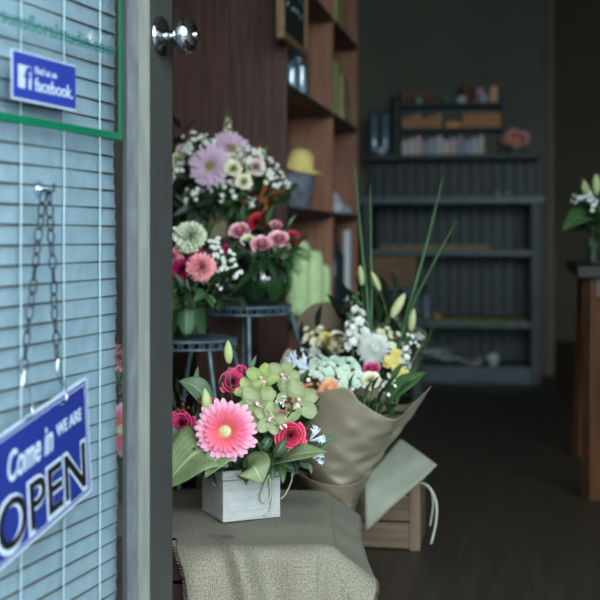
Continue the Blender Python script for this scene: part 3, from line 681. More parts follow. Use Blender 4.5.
# ---- plant stands
def stand(label, c, r, H, a0, splay=0.35, n=4):
    t = thing('plant_stand', label, 'plant stand', (c[0], c[1], 0))
    q = MB(); q.lathe([(0.001, H - 0.006), (r - 0.004, H - 0.006), (r - 0.004, H), (0.001, H)], 40); obj('plate', q, m_stand, t, smooth=False)
    for nm, dz, rr in (('rim', -0.002, 0.004), ('lower_rim', -0.020, 0.0035)):
        q = MB(); q.tube([(r * math.cos(i * PI / 24), r * math.sin(i * PI / 24), H + dz) for i in range(49)], rr, 6, caps=False); obj(nm, q, m_stand, t, smooth=True)
    q = MB()
    for i in range(28):
        a = 2 * PI * i / 28
        cc = Vector((r * math.cos(a), r * math.sin(a), H - 0.011)); tv = Vector((-math.sin(a), math.cos(a), 0))
        q.tube([cc + tv * 0.009 * math.cos(k * PI / 5) + Vector((0, 0, 0.009 * math.sin(k * PI / 5))) for k in range(11)], 0.0018, 4, caps=False)
    obj('scroll_band', q, m_stand, t, smooth=True)
    for i in range(n):
        a = a0 + 2 * PI * i / n; d = Vector((math.cos(a), math.sin(a), 0))
        p = [d * r + Vector((0, 0, H - 0.02)), d * (r + 0.012) + Vector((0, 0, H - 0.06)), d * (r + splay * 0.10) + Vector((0, 0, H * 0.72)), d * (r + splay * 0.16) + Vector((0, 0, H * 0.4)), d * (r + splay * 0.16) + Vector((0, 0, 0.004))]
        q = MB(); q.tube(crom(p, 6), 0.0055, 7); obj('leg', q, m_stand, t, smooth=True)
    return t
SL = P(190, 338, 2.95); SL_H = SL.z; SR = P(246, 305, 3.22); SR_H = SR.z; SB = P(228, 238, 3.58); SB_H = SB.z
stand('blue grey wire plant stand, the lowest of three, carrying the glass cylinder of carnations', (SL.x, SL.y), 0.108, SL_H, 0.5)
stand('blue grey wire plant stand, the middle one, carrying the green glass bowl of roses', (SR.x, SR.y), 0.115, SR_H, 0.1)
pd = thing('pedestal', 'dark wooden pedestal behind the stands carrying the lilac gerbera arrangement', 'pedestal', (SB.x, SB.y, 0), YAW)
q = MB(); q.box2((-0.075, -0.075, 0.02), (0.075, 0.075, SB_H - 0.02)); obj('column', q, m_wallwood, pd, bevel=0.003)
q = MB(); q.box2((-0.095, -0.095, SB_H - 0.02), (0.105, 0.095, SB_H)); obj('top_board', q, m_wallwood, pd, bevel=0.003)
q = MB(); q.box2((-0.09, -0.09, 0), (0.09, 0.09, 0.02)); obj('foot', q, m_wallwood, pd, bevel=0.003)

# ---- crate under burlap
cr_ = thing('draped_crate', 'dark wooden crate hidden under the burlap cloth', 'crate', (-0.15, 2.31, 0))
CX0, CX1, CY0, CY1, CZ = -0.52, 0.055, 2.09, 2.55, 0.252
KX1, KY0 = CX1 - 0.034, CY0 + 0.034
for i in range(4):
    z0 = 0.005 + i * 0.062
    q = MB(); q.box2((CX0, KY0 + 0.006, z0), (KX1, KY0 + 0.018, z0 + 0.056)); obj('slat', q, m_wallwood, cr_, world=True)
    q = MB(); q.box2((CX0, CY1 - 0.014, z0), (KX1, CY1 - 0.002, z0 + 0.056)); obj('slat', q, m_wallwood, cr_, world=True)
    for x in (CX0 - 0.0, KX1 - 0.012):
        q = MB(); q.box2((x, KY0 + 0.018, z0), (x + 0.012, CY1 - 0.014, z0 + 0.056)); obj('slat', q, m_wallwood, cr_, world=True)
q = MB(); q.box2((CX0, KY0, CZ - 0.012), (KX1, CY1, CZ)); obj('lid', q, m_wallwood, cr_, world=True)
# burlap: laid on the crate and hanging over its front and right side
def cloth_pt(s, t, z_top=CZ + 0.0035):
    """s, t are lengths on the cloth, in the crate's own x and (front = low) y"""
    rb = 0.03
    ex = max(0.0, s - (CX1 - rb)); ey = max(0.0, (CY0 + rb) - t)
    e_ = math.hypot(ex, ey)
    x = min(s, CX1 - rb); y = max(t, CY0 + rb)
    ang = math.atan2(ey, ex) if e_ > 0 else 0
    if e_ > 0:
        dx, dy = ex / e_, -ey / e_
        bend = rb * 1.25; 
        fl = (0.12 + 0.70 * math.cos(ang) ** 1.5 + 0.08 * math.sin(2 * ang) ** 2) / 0.55
        if e_ < bend * PI / 2:
            a = e_ / bend; o_ = bend * math.sin(a) * 1.0; dz = bend * (1 - math.cos(a)) * (0.7 - 0.35 * math.cos(ang) ** 2)
        else:
            q_ = e_ - bend * PI / 2; o_ = bend + q_ * fl * 0.55; dz = bend * (0.7 - 0.35 * math.cos(ang) ** 2) + q_ * math.sqrt(1 - (fl * 0.55) ** 2)
        wv = 0.007 * math.sin(s * 34 + 0.6) + 0.004 * math.sin(s * 71 + 2) if ang > 0.8 else 0.003 * math.sin(t * 13)
        wv += 0.008 * math.sin(4 * ang) * (1 if 0.05 < ang < 1.5 else 0)
        o_ += wv * min(1, e_ / 0.08)
        x += dx * o_; y += dy * o_; z = z_top - dz
    else:
        z = z_top
    z += 0.0014 * math.sin(s * 23 + t * 9) + 0.0012 * math.sin(t * 37 - s * 8) + 0.0022 * max(0, math.sin(s * 11 + t * 16 + 1)) ** 3
    # fold that runs over the front edge near the left
    g = math.exp(-((s + 0.115 - (2.14 - t) * 0.25) / 0.022) ** 2) * min(1, max(0, (2.22 - t) / 0.09)); z += 0.010 * g; y -= 0.034 * g
    g2 = math.exp(-((s + 0.165) / 0.05) ** 2) * max(0, min(1, (2.15 - t) / 0.1)); y -= 0.034 * g2
    return Vector((x, y, max(z, 0.006)))
S0, S1, T0, T1 = -0.54, 0.150, 1.83, 2.57
NSs, NTt = 150, 140
def hem_left(t): return S0 if t > 2.16 else (-0.262 + 0.03 * (2.16 - t) / 0.3 + (0.004 * math.sin(t * 60)))
def sleft(t):
    k = min(1, max(0, (2.21 - t) / 0.06)); k = k * k * (3 - 2 * k); return S0 * (1 - k) + (-0.208 + 0.22 * (2.12 - t) + 0.003 * math.sin(t * 50)) * k
q = MB(); rows = []
for i in range(NTt):
    t = T0 + (T1 - T0) * i / (NTt - 1); row = []; l0 = sleft(t)
    for j in range(NSs):
        s = l0 + (S1 - 0.003 * math.sin(t * 11) - l0) * j / (NSs - 1); row.append((cloth_pt(s, t), s, t))
    rows.append(row)
k0 = 0; q.v = [r_[0] for row in rows for r_ in row]
for i in range(NTt - 1):
    for j in range(NSs - 1):
        id_ = (i * NSs + j, i * NSs + j + 1, (i + 1) * NSs + j + 1, (i + 1) * NSs + j)
        u = [(rows[a][b][1], rows[a][b][2]) for a, b in ((i, j), (i, j + 1), (i + 1, j + 1), (i + 1, j))]
        q.face(id_, 0, u)
bu = thing('burlap_cloth', 'grey green burlap cloth with frayed edges draped over the low crate', 'cloth', (-0.1, 2.2, CZ))
obj('cloth', q, m_burlap, bu, world=True, smooth=True, solid=0.0018)
for side in (0, 1):
    q = MB()
    for i in range(NTt * 2):
        t = T0 + (T1 - T0) * i / (NTt * 2 - 1)
        if side == 0 and t > 2.14: continue
        s = sleft(t) if side == 0 else S1 - 0.003 * math.sin(t * 11)
        a = cloth_pt(s, t); sg = -1 if side == 0 else 1; b = cloth_pt(s + sg * 0.006, t + rnd.uniform(-0.002, 0.002)) + Vector((rnd.uniform(-.001, .001), rnd.uniform(-.001, .001), rnd.uniform(-.001, .001)))
        q.tube([a, b], 0.0005, 3, caps=False)
    obj('frayed_hem', q, m_burlap, bu, world=True)


# ================================================================== FLOWERS: shapes
SH = {
 'spat': lambda u: (0.30 + 0.70 * math.sin(min(u / 0.75, 1) * PI / 2)) * (math.sqrt(max(0.0, 1 - ((u - 0.8) / 0.2) ** 2)) if u > 0.8 else 1),
 'ovate': lambda u: max(0.0, math.sin(PI * min(1, u) ** 0.75)) ** 0.85,
 'lance': lambda u: max(0.0, math.sin(PI * u ** 0.9)) ** 0.9,
 'fan': lambda u: 0.15 + 0.85 * u ** 0.8,
 'blade': lambda u: (1 - u ** 3) * (0.6 + 0.4 * min(1, u * 5)),
 'round': lambda u: max(0.02, math.sin(PI * (0.08 + 0.86 * u)) ** 0.6),
}
def petal(mb, M, L_, W, e0=0.0, e1=0.0, cup=0.0, shape='ovate', nu=6, nv=5, mi=0, ruff=0.0, rf=3, fold=0.0, twist=0.0, rg=None):
    rg = rg or rnd; w = SH[shape]; x = z = 0.0; u0 = 0.0; rows = []; ph = rg.uniform(0, 6)
    for i in range(nu):
        u = i / (nu - 1); u = 0.45 * u + 0.55 * math.sin(u * PI / 2); e = e0 + (e1 - e0) * u; du = L_ * (u - u0); u0 = u
        if i: x += math.cos(e) * du; z += math.sin(e) * du
        ww = W / 2 * max(w(u), 0.22 if shape == 'spat' else 0.02); row = []
        nx, nz = -math.sin(e), math.cos(e)
        for j in range(nv):
            v = 2 * j / (nv - 1) - 1
            lift = cup * ww * v * v + fold * ww * abs(v) + ruff * u * u * math.sin(v * rf * PI + ph + u * 2) 
            tw = twist * u; yy = ww * v * math.cos(tw); lift += ww * v * math.sin(tw)
            row.append(M @ Vector((x + nx * lift, yy, z + nz * lift)))
        rows.append(row)
    mb.grid(rows, nu, nv, mi)
def RZ(a): return Matrix.Rotation(a, 4, 'Z')
def T3(x, y, z): return Matrix.Translation((x, y, z))
CACHE = {}
def proto(key, fn):
    if key not in CACHE: CACHE[key] = fn()
    return CACHE[key]
def gerbera_parts(name, mp, mi_, mdisc, n=30, droop=0.06, ws=1.0):
    rg = random.Random(11)
    q = MB()
    for ring, (N, Lr, W, e0, e1, zz) in enumerate(((n - 4, 0.047, 0.0100, 0.14, -0.20 - droop, 0.0), (n - 4, 0.042, 0.0098, 0.34, 0.04 - droop, 0.0016), (n - 8, 0.030, 0.0080, 0.50, 0.22, 0.0030))):
        for i in range(N):
            a = 2 * PI * (i + 0.5 * ring) / N + rg.uniform(-0.05, 0.05)
            petal(q, RZ(a) @ T3(0.005, 0, zz), Lr * rg.uniform(0.92, 1.04), W * ws, e0 + rg.uniform(-0.05, 0.05), e1 + rg.uniform(-0.1, 0.1), 0.25, 'spat', 8, 5, 0, rg=rg)
    i_ = MB()
    for ring in range(4):
        N = 22 + ring * 3
        for i in range(N):
            a = 2 * PI * (i + 0.3 * ring) / N + rg.uniform(-0.05, 0.05)
            petal(i_, RZ(a) @ T3(0.0070 + ring * 0.0020, 0, 0.0035 - ring * 0.0004), 0.010 + 0.0012 * ring, 0.0030, 1.15 - ring * 0.22, 0.5 - ring * 0.1, 0.2, 'lance', 4, 3, 0, rg=rg)
    d = MB(); d.lathe([(0.0092, 0.002), (0.0096, 0.0055), (0.007, 0.0084), (0.003, 0.0092), (0.0001, 0.0094)], 18)
    for i in range(60):
        r = 0.0094 * math.sqrt(i / 60); a = i * 2.4; d.ball(Vector((r * math.cos(a), r * math.sin(a), 0.0092 - (r / 0.0094) ** 2 * 0.003)), 0.0012, 5)
    b = MB(); b.lathe([(0.003, -0.012), (0.009, -0.008), (0.012, 0.0), (0.004, 0.001)], 12)
    return [('petals', q.mesh('petals', mp), None), ('inner_florets', i_.mesh('inner_florets', mi_), None), ('disc', d.mesh('disc', mdisc), None), ('calyx', b.mesh('calyx', m_stem), None)]
def rose_parts(mp, msep, R0=0.022, openness=1.0, seed=3):
    rg = random.Random(seed); q = MB()
    N = 34
    for i in range(N):
        k = i / (N - 1); th = i * 2.399 + rg.uniform(-0.2, 0.2)
        R = R0 * (0.04 + 0.88 * k ** 1.05); al = 1.8 - 1.05 * k; Hh = R0 * (1.45 - 0.62 * k ** 1.5) ; curl = (0.06 + 0.62 * k ** 1.3) * openness
        nu, nv = 8, 9; rows = []
        for a in range(nu):
            u = a / (nu - 1); row = []
            for b in range(nv):
                v = 2 * b / (nv - 1) - 1
                r = R * (0.35 + 0.65 * math.sin(min(1, u * 1.25) * PI / 2)) * (1 + 0.10 * v) + R0 * curl * max(0, u - 0.7) ** 1.3 * 2.2
                hw = al * (0.35 + 0.65 * math.sin(PI * min(1, 0.15 + 0.62 * u)))
                z = Hh * (u * (1 - 0.16 * v * v * u)) - R0 * curl * 0.5 * max(0, u - 0.75) * 2 + R0 * 0.03 * math.sin(v * 5 + i) * u
                t = th + v * hw
                row.append(Vector((r * math.cos(t), r * math.sin(t), z - R0 * 0.75)))
            rows.append(row)
        q.grid(rows, nu, nv)
    s_ = MB()
    for i in range(5): petal(s_, RZ(i * 2 * PI / 5) @ T3(0, 0, -R0 * 0.8), R0 * 1.1, R0 * 0.35, 0.0, 0.9, 0.3, 'lance', 5, 3, 0, rg=rg)
    s_.lathe([(R0 * 0.12, -R0 * 1.1), (R0 * 0.28, -R0 * 0.95), (R0 * 0.3, -R0 * 0.75), (0.0005, -R0 * 0.7)], 10)
    return [('petals', q.mesh('petals', mp), None), ('sepals', s_.mesh('sepals', msep), None)]
def carnation_parts(mp, R0=0.024, seed=5, msep=None):
    rg = random.Random(seed); q = MB(); N = 46
    for i in range(N):
        k = i / (N - 1); th = i * 2.399
        el = 1.45 - 1.35 * k
        petal(q, RZ(th) @ T3(0.001, 0, -R0 * 0.35 - R0 * 0.2 * k), R0 * (0.72 + 0.42 * k), R0 * (0.75 + 0.15 * k), el + 0.25, el - 0.35 * k - rg.uniform(-0.25, 0.5), 0.1, 'fan', 6, 9, 0, ruff=R0 * 0.20, rf=2.6, rg=rg)
    s_ = MB(); s_.lathe([(R0 * 0.12, -R0 * 1.3), (R0 * 0.26, -R0 * 1.1), (R0 * 0.28, -R0 * 0.5), (R0 * 0.1, -R0 * 0.4)], 10)
    return [('petals', q.mesh('petals', mp), None), ('calyx', s_.mesh('calyx', m_stem), None)]
def orchid_parts(mp, mlip, seed=6):
    rg = random.Random(seed); q = MB()
    for i, (a, W) in enumerate(((90, 0.0285), (18, 0.025), (162, 0.025), (-50, 0.0265), (230, 0.0265))):
        petal(q, RZ(math.radians(a + rg.uniform(-6, 6))) @ T3(0.002, 0, 0), 0.034, W, 0.40, -0.30 + rg.uniform(-0.2, 0.6), 0.50, 'round', 9, 7, 0, rg=rg)
    l = MB(); petal(l, RZ(math.radians(-90)) @ T3(0.001, 0, 0.002), 0.020, 0.017, 0.9, -0.9, -0.5, 'round', 7, 7, 0, ruff=0.0012, rg=rg)
    l.tube(crom([(0, 0.001, 0.001), (0, 0.004, 0.010), (0, 0.0, 0.017)], 4), [0.003, 0.0032, 0.0034, 0.0036, 0.0036, 0.0036, 0.0034, 0.003, 0.002][:9], 7)
    for i in range(10): l.ball(Vector((rg.uniform(-.005, .005), -0.006 - rg.uniform(0, .006), 0.011)), 0.0008, 5, 1)
    return [('petals', q.mesh('petals', mp), None), ('lip', l.mesh('lip', mlip), None)]
def bud_parts(m, Lb=0.052, r=0.0095):
    q = MB(); q.lathe([(0.0015, 0), (r * 0.6, Lb * 0.08), (r * 0.95, Lb * 0.3), (r, Lb * 0.5), (r * 0.85, Lb * 0.7), (r * 0.5, Lb * 0.88), (r * 0.2, Lb * 0.97), (0.0003, Lb)], 18, 0, None, lambda a, z: 1 + 0.13 * math.cos(3 * a))
    return [('bud', q.mesh('bud', m), None)]
def small_floret(q, M, r, n=5, mi=0, rg=None, e=0.5):
    for k in range(n): petal(q, M @ RZ(2 * PI * k / n), r, r * 0.95, e, 0.0, 0.2, 'round', 4, 3, mi, rg=rg)
def align(d): return Vector(d).normalized().to_track_quat('Z', 'Y').to_matrix().to_4x4()
def stock_parts(mp, Ls=0.085, n=20, r=0.011, seed=8):
    rg = random.Random(seed); q = MB(); g = MB()
    g.tube([(0, 0, -0.02), (0, 0, Ls)], [0.002, 0.001], 6)
    for i in range(n):
        k = i / (n - 1); a = i * 2.4; rr = 0.012 * (1.15 - 0.75 * k); z = Ls * k * 0.94
        c = Vector((rr * math.cos(a), rr * math.sin(a), z)); rad = r * (1.1 - 0.55 * k)
        M = Matrix.Translation(c) @ align((math.cos(a), math.sin(a), 0.35 + k))
        if k > 0.84: g.ball(c, 0.004, 6)
        else:
            small_floret(q, M, rad, 5, 0, rg, 0.5); small_floret(q, M @ RZ(0.6) @ T3(0, 0, 0.002), rad * 0.65, 5, 0, rg, 0.9)
    return [('florets', q.mesh('florets', mp), None), ('spike', g.mesh('spike', m_stem), None)]
def sprig_parts(mp, seed=9, n=16, R_=0.032, r=0.0055, ball=False):
    rg = random.Random(seed); q = MB(); g = MB()
    for i in range(n):
        a = rg.uniform(0, 2 * PI); rr = R_ * math.sqrt(rg.random()); z = rg.uniform(-0.004, 0.014) - rr * 0.25
        c = Vector((rr * math.cos(a), rr * math.sin(a), z))
        g.tube(bez((0, 0, -0.045), (0, 0, -0.02), c * 0.6 + Vector((0, 0, -0.01)), c, 4), 0.0006, 4, caps=False)
        if ball:
            q.ball(c, r * 0.8, 7)
        M = Matrix.Translation(c) @ align((math.cos(a) * 0.5, math.sin(a) * 0.5, 1)); small_floret(q, M, r, 5, 0, rg, 0.4); small_floret(q, M @ RZ(0.6), r * 0.7, 4, 0, rg, 1.0)
    return [('florets', q.mesh('florets', mp), None), ('twigs', g.mesh('twigs', m_stem), None)]
def mum_parts(mp, R0=0.034, seed=10):
    rg = random.Random(seed); q = MB(); N = 170; q.ball(Vector((0, 0, R0 * 0.12)), R0 * 0.34, 10)
    for i in range(N):
        k = i / (N - 1); el = 1.5 - 1.65 * k
        petal(q, RZ(i * 2.399) @ T3(0.001, 0, -R0 * 0.3 * k), R0 * (0.50 + 0.55 * k), R0 * 0.17, el, el + 0.35 - 0.35 * k, 0.5, 'lance', 6, 3, 0, rg=rg)
    s_ = MB(); s_.lathe([(0.002, -R0 * 0.7), (R0 * 0.3, -R0 * 0.45), (R0 * 0.2, -R0 * 0.2)], 10)
    return [('petals', q.mesh('petals', mp), None), ('calyx', s_.mesh('calyx', m_stem), None)]
def berry_parts(m, seed=12, n=9):
    rg = random.Random(seed); q = MB(); g = MB()
    for i in range(n):
        c = Vector((rg.uniform(-.014, .014), rg.uniform(-.014, .014), rg.uniform(-.004, .008))); q.ball(c, 0.0046, 8)
        g.tube([(0, 0, -0.03), tuple(c * 0.7 + Vector((0, 0, -0.008))), tuple(c)], 0.0007, 4, caps=False)
    return [('berries', q.mesh('berries', m), None), ('twigs', g.mesh('twigs', m_stem), None)]
def nerine_parts(m, seed=13):
    rg = random.Random(seed); q = MB()
    for i in range(9):
        a = rg.uniform(0, 6.28); d = Vector((math.cos(a) * 0.55, math.sin(a) * 0.55, 1)).normalized()
        c = bez((0, 0, 0), d * 0.012, d * 0.022, d * 0.032 + Vector((0, 0, -0.002)), 5); q.tube(c, [0.0008, 0.001, 0.0014, 0.0022, 0.0026, 0.0010], 6)
        for k in range(3): petal(q, Matrix.Translation(c[-2]) @ align(d) @ RZ(k * 2.1), 0.010, 0.004, 1.1, 0.2, 0.2, 'lance', 4, 3, 0, rg=rg)
    return [('florets', q.mesh('florets', m), None)]
# ---- flower materials
ALB[0] = 0.76
m_stem = mat('green stem', (70, 96, 52), 0.5, rgb2=(90, 116, 64), scale=20)
m_gerb = radial_mat('pink gerbera petals', [(0.014, (244, 96, 100)), (0.023, (246, 112, 136)), (0.032, (247, 128, 164)), (0.040, (250, 176, 206)), (0.052, (252, 196, 220))], 0.55, 0.25)
m_gerbi = radial_mat('coral gerbera florets', [(0.008, (244, 150, 128)), (0.022, (242, 100, 104))], 0.6, 0.2)
m_disc = mat('pale green gerbera disc', (226, 214, 176), 0.8, rgb2=(196, 190, 140), scale=200)
m_lil = radial_mat('lilac gerbera petals', [(0.01, (224, 184, 216)), (0.052, (242, 214, 238))], 0.6, 0.25)
m_lili = radial_mat('lilac gerbera florets', [(0.005, (206, 196, 150)), (0.022, (214, 176, 200))], 0.6, 0.2)
m_ldisc = mat('olive gerbera disc', (120, 112, 74), 0.8, rgb2=(160, 150, 100), scale=200)
def rimmat(name, base, mid, rim, tr=0.12):  # dark petal base adds crevice shade to the rose's natural colouring
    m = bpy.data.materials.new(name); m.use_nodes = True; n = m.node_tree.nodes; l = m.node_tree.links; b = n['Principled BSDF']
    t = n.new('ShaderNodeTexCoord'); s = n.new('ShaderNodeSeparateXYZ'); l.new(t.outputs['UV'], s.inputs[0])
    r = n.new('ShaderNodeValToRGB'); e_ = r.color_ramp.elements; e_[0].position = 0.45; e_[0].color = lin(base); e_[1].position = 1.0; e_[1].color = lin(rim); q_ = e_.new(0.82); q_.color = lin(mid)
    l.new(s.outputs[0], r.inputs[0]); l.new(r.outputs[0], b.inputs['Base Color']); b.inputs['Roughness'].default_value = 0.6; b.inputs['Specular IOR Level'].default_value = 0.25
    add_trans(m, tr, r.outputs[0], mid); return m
def pmat(name, c, c2, tr=0.22): return mat(name, c, 0.6, rgb2=c2, scale=60, trans=tr, spec=0.25)
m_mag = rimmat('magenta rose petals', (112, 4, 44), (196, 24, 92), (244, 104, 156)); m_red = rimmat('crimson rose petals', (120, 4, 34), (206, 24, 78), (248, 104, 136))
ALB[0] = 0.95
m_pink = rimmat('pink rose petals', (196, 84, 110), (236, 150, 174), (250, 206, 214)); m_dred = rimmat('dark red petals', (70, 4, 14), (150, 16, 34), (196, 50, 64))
m_pcar = pmat('pink carnation petals', (240, 150, 164), (246, 182, 186)); m_gcar = pmat('greenish white carnation petals', (196, 208, 178), (220, 228, 206))
m_mcar = pmat('deep magenta carnation petals', (150, 22, 78), (182, 36, 98)); m_wht = pmat('white petals', (218, 222, 216), (236, 238, 232))
m_crm = pmat('cream petals', (218, 216, 178), (234, 232, 204)); m_blush = pmat('blush petals', (226, 202, 198), (234, 218, 208))
m_crmr = rimmat('cream rose petals', (178, 176, 118), (220, 218, 178), (242, 240, 218)); m_blur = rimmat('blush rose petals', (190, 150, 146), (228, 202, 198), (244, 228, 222))
ALB[0] = 0.80
m_orch = pmat('apple green orchid petals', (152, 166, 118), (178, 188, 146), 0.3); m_orch2 = pmat('lime orchid petals', (154, 174, 102), (178, 194, 128), 0.3)
ALB[0] = 1.0
m_lip = mat('white orchid lip', (220, 210, 200), 0.5, rgb2=(196, 150, 160), scale=300)
ALB[0] = 0.85
m_bud = mat('pale green lily bud', (150, 166, 108), 0.5, rgb2=(176, 184, 130), scale=12, stretch=(6, 6, 1)); m_budp = mat('cream lily bud', (190, 196, 150), 0.5, rgb2=(170, 182, 124), scale=12, stretch=(6, 6, 1))
ALB[0] = 1.0
m_wbud = pmat('bluish white petals', (206, 214, 226), (226, 230, 238)); m_yel = pmat('yellow petals', (226, 206, 112), (236, 224, 150)); m_peach = pmat('peach petals', (232, 172, 130), (240, 194, 156))
m_hotp = pmat('hot pink petals', (214, 74, 140), (232, 110, 160)); m_mint = pmat('minty white hydrangea', (186, 204, 186), (206, 220, 204)); m_rust = mat('rust leaf', (136, 74, 40), 0.5, rgb2=(160, 96, 56), scale=30, trans=0.15)
m_bry = mat('amber berries', (196, 132, 86), 0.35, rgb2=(176, 104, 70), scale=80); m_bryd = mat('dark red berries', (96, 28, 34), 0.3)
ALB[0] = 0.72
m_lf = [leaf_mat('dark green leaf', (34, 62, 34), (50, 82, 46)), leaf_mat('mid green leaf', (58, 92, 52), (78, 112, 66)), leaf_mat('grey green leaf', (92, 118, 92), (116, 138, 108), 0.6), leaf_mat('light olive green leaf', (122, 142, 98), (144, 162, 118), 0.5, 0.25, 10), leaf_mat('blackish green leaf', (22, 38, 26), (34, 54, 34))]
m_blade = mat('steel grass green', (54, 96, 58), 0.45, rgb2=(74, 116, 72), scale=20)
m_fern = mat('dark fern green', (36, 72, 40), 0.5, rgb2=(52, 90, 52), scale=30, trans=0.1)
ALB[0] = 1.0
PR = {
 'gerbera': lambda: gerbera_parts('g', m_gerb, m_gerbi, m_disc), 'lilac_gerbera': lambda: gerbera_parts('l', m_lil, m_lili, m_ldisc, 21, 0.10, 0.98),
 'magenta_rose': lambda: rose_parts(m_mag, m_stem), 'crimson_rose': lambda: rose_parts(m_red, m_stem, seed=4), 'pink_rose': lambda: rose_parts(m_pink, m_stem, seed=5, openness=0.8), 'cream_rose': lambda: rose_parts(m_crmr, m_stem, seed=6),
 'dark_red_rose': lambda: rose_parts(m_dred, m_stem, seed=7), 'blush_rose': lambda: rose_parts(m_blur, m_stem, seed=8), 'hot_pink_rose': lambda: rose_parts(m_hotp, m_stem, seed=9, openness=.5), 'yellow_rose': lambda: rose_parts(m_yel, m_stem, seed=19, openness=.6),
 'pink_carnation': lambda: carnation_parts(m_pcar), 'green_carnation': lambda: carnation_parts(m_gcar, seed=15), 'magenta_carnation': lambda: carnation_parts(m_mcar, seed=16),
 'orchid': lambda: orchid_parts(m_orch, [m_lip, m_bryd]), 'lime_orchid': lambda: orchid_parts(m_orch2, [m_lip, m_bryd], 17),
 'lily_bud': lambda: bud_parts(m_bud), 'cream_lily_bud': lambda: bud_parts(m_budp, 0.075, 0.012), 'white_stock': lambda: stock_parts(m_wht), 'cream_stock': lambda: stock_parts(m_crm, 0.10, 22, 0.010, 18),
 'baby_breath': lambda: sprig_parts(m_wht), 'white_filler': lambda: sprig_parts(m_wht, 21, 17, 0.032, 0.0062), 'cream_filler': lambda: sprig_parts(m_crm, 22, 14, 0.03, 0.009), 'mint_hydrangea': lambda: sprig_parts(m_mint, 23, 42, 0.036, 0.010), 'yellow_freesia': lambda: sprig_parts(m_yel, 24, 8, 0.02, 0.011),
 'white_chrysanthemum': lambda: mum_parts(m_wht), 'peach_chrysanthemum': lambda: mum_parts(m_peach, 0.026, 25), 'berry_sprig': lambda: berry_parts(m_bry), 'dark_berry_sprig': lambda: berry_parts(m_bryd, 26, 6), 'nerine': lambda: nerine_parts(m_wbud),
}
CAT = {'orchid': 'orchid', 'lime_orchid': 'orchid'}
def _kind(k):
    for w in ('gerbera', 'rose', 'carnation', 'orchid', 'bud', 'stock', 'chrysanthemum'):
        if w in k: return {'bud': 'lily bud'}.get(w, w)
    return 'flower'
GRP = {}
def flower(kind, label, head, face, base, scale=1.0, group=None, roll=None, stem=True, sr=0.0018):
    base = Vector(base); head = Vector(head); face = Vector(face).normalized()
    r = thing(kind, label, _kind(kind), tuple(base), 0, group)
    parts = proto(kind, PR[kind])
    H = Matrix.Translation(head - base) @ align(face) @ RZ(rnd.uniform(0, 6.28) if roll is None else roll) @ Matrix.Diagonal((scale, scale, scale, 1))
    for n_, me, _ in parts: obj(n_, me, None, r, M=H)
    if stem:
        p1 = head - face * 0.006 * scale; q = MB(); d = (head - base).length
        q.tube(bez(base, base + Vector((0, 0, d * 0.4)), p1 - face * d * 0.35, p1, 8), sr * scale, 6)
        obj('stem', q, m_stem, r, world=True, smooth=True)
    return r
def leaf_meshes(idx):
    def f():
        out_ = []
        for k in range(3):
            rg = random.Random(40 + k + idx * 7); q = MB()
            petal(q, Matrix.Identity(4), 0.05, (0.019, 0.023, 0.016)[k], 0.2, (-0.5, -0.9, -0.2)[k], 0.0, 'ovate' if k < 2 else 'lance', 9, 5, 0, fold=0.35, rg=rg)
            out_.append(q.mesh('leaf', m_lf[idx]))
        return out_
    return proto(('leaf', idx), f)
def sprig(label, tip, base, idx, group, n=6, ls=1.0, spread=1.0):
    """foliage sprig: stem + n leaves"""
    base = Vector(base); tip = Vector(tip); r = thing('leaf_sprig', label, 'foliage', tuple(base), 0, group)
    d = tip - base; pts = bez(base, base + Vector((0, 0, d.length * 0.35)), tip - d * 0.3, tip, 8); q = MB(); q.tube(pts, 0.0013, 5); obj('stem', q, m_stem, r, world=True, smooth=True)
    ms = leaf_meshes(idx)
    for i in range(n):
        k = 0.5 + 0.5 * i / max(1, n - 1); j = min(7, int(k * 8)); p = pts[j].lerp(pts[j + 1], k * 8 - j); t = (pts[j + 1] - pts[j]).normalized()
        sd = t.orthogonal().normalized(); sd = Quaternion(t, i * 2.4 + rnd.uniform(-0.4, 0.4)) @ sd
        x = (sd * (1.0 * spread if i < n - 1 else 0.1) + t * 0.55 + Vector((0, -0.12, 0))).normalized(); z = (t - x * t.dot(x)); z = z.normalized() if z.length > 0.05 else x.orthogonal().normalized(); y = z.cross(x)
        M = Matrix(((x.x, y.x, z.x, p.x), (x.y, y.y, z.y, p.y), (x.z, y.z, z.z, p.z), (0, 0, 0, 1))) @ Matrix.Scale(ls * rnd.uniform(0.75, 1.15), 4)
        obj('leaf', ms[i % 3], None, r, M=MW[r].inverted() @ M)
    return r
def bigleaf(name, label, base, ctrl, tip, W, m, normal=(0, -0.4, 1), fold=0.25, cat='leaf', group=None, shape='ovate', ruff=0.0, nu=16, nv=9, wav=0.0):
    """one broad leaf following a bezier from base over ctrl to tip"""
    base, ctrl, tip = Vector(base), Vector(ctrl), Vector(tip); r = thing(name, label, cat, tuple(base), 0, group); N = Vector(normal).normalized(); rows = []
    pts = bez(base, ctrl, ctrl.lerp(tip, 0.35), tip, nu - 1); sw = SH[shape]
    for i, p in enumerate(pts):
        t = (pts[min(i + 1, nu - 1)] - pts[max(i - 1, 0)]).normalized(); sd = t.cross(N).normalized(); up = sd.cross(t); u = i / (nu - 1); ww = W / 2 * max(sw(u), 0.04); row = []
        for j in range(nv):
            v = 2 * j / (nv - 1) - 1; row.append(p + sd * ww * v + up * (fold * ww * abs(v) + ruff * math.sin(u * 16 + v * 2) * abs(v) + wav * math.sin(v * 5 + u * 3)))
        rows.append(row)
    q = MB(); q.grid(rows, nu, nv); obj('leaf_blade', q, m, r, world=True, smooth=True, solid=0.0006); return r
def vase_glass(name, label, c, prof, m, cat='vase', water=None):
    t = thing(name, label, cat, tuple(c)); q = MB(); q.lathe(prof, 36); obj('glass', q, m, t, smooth=True); return t
TC = Vector((0, -1, 0.12))          # faces the street
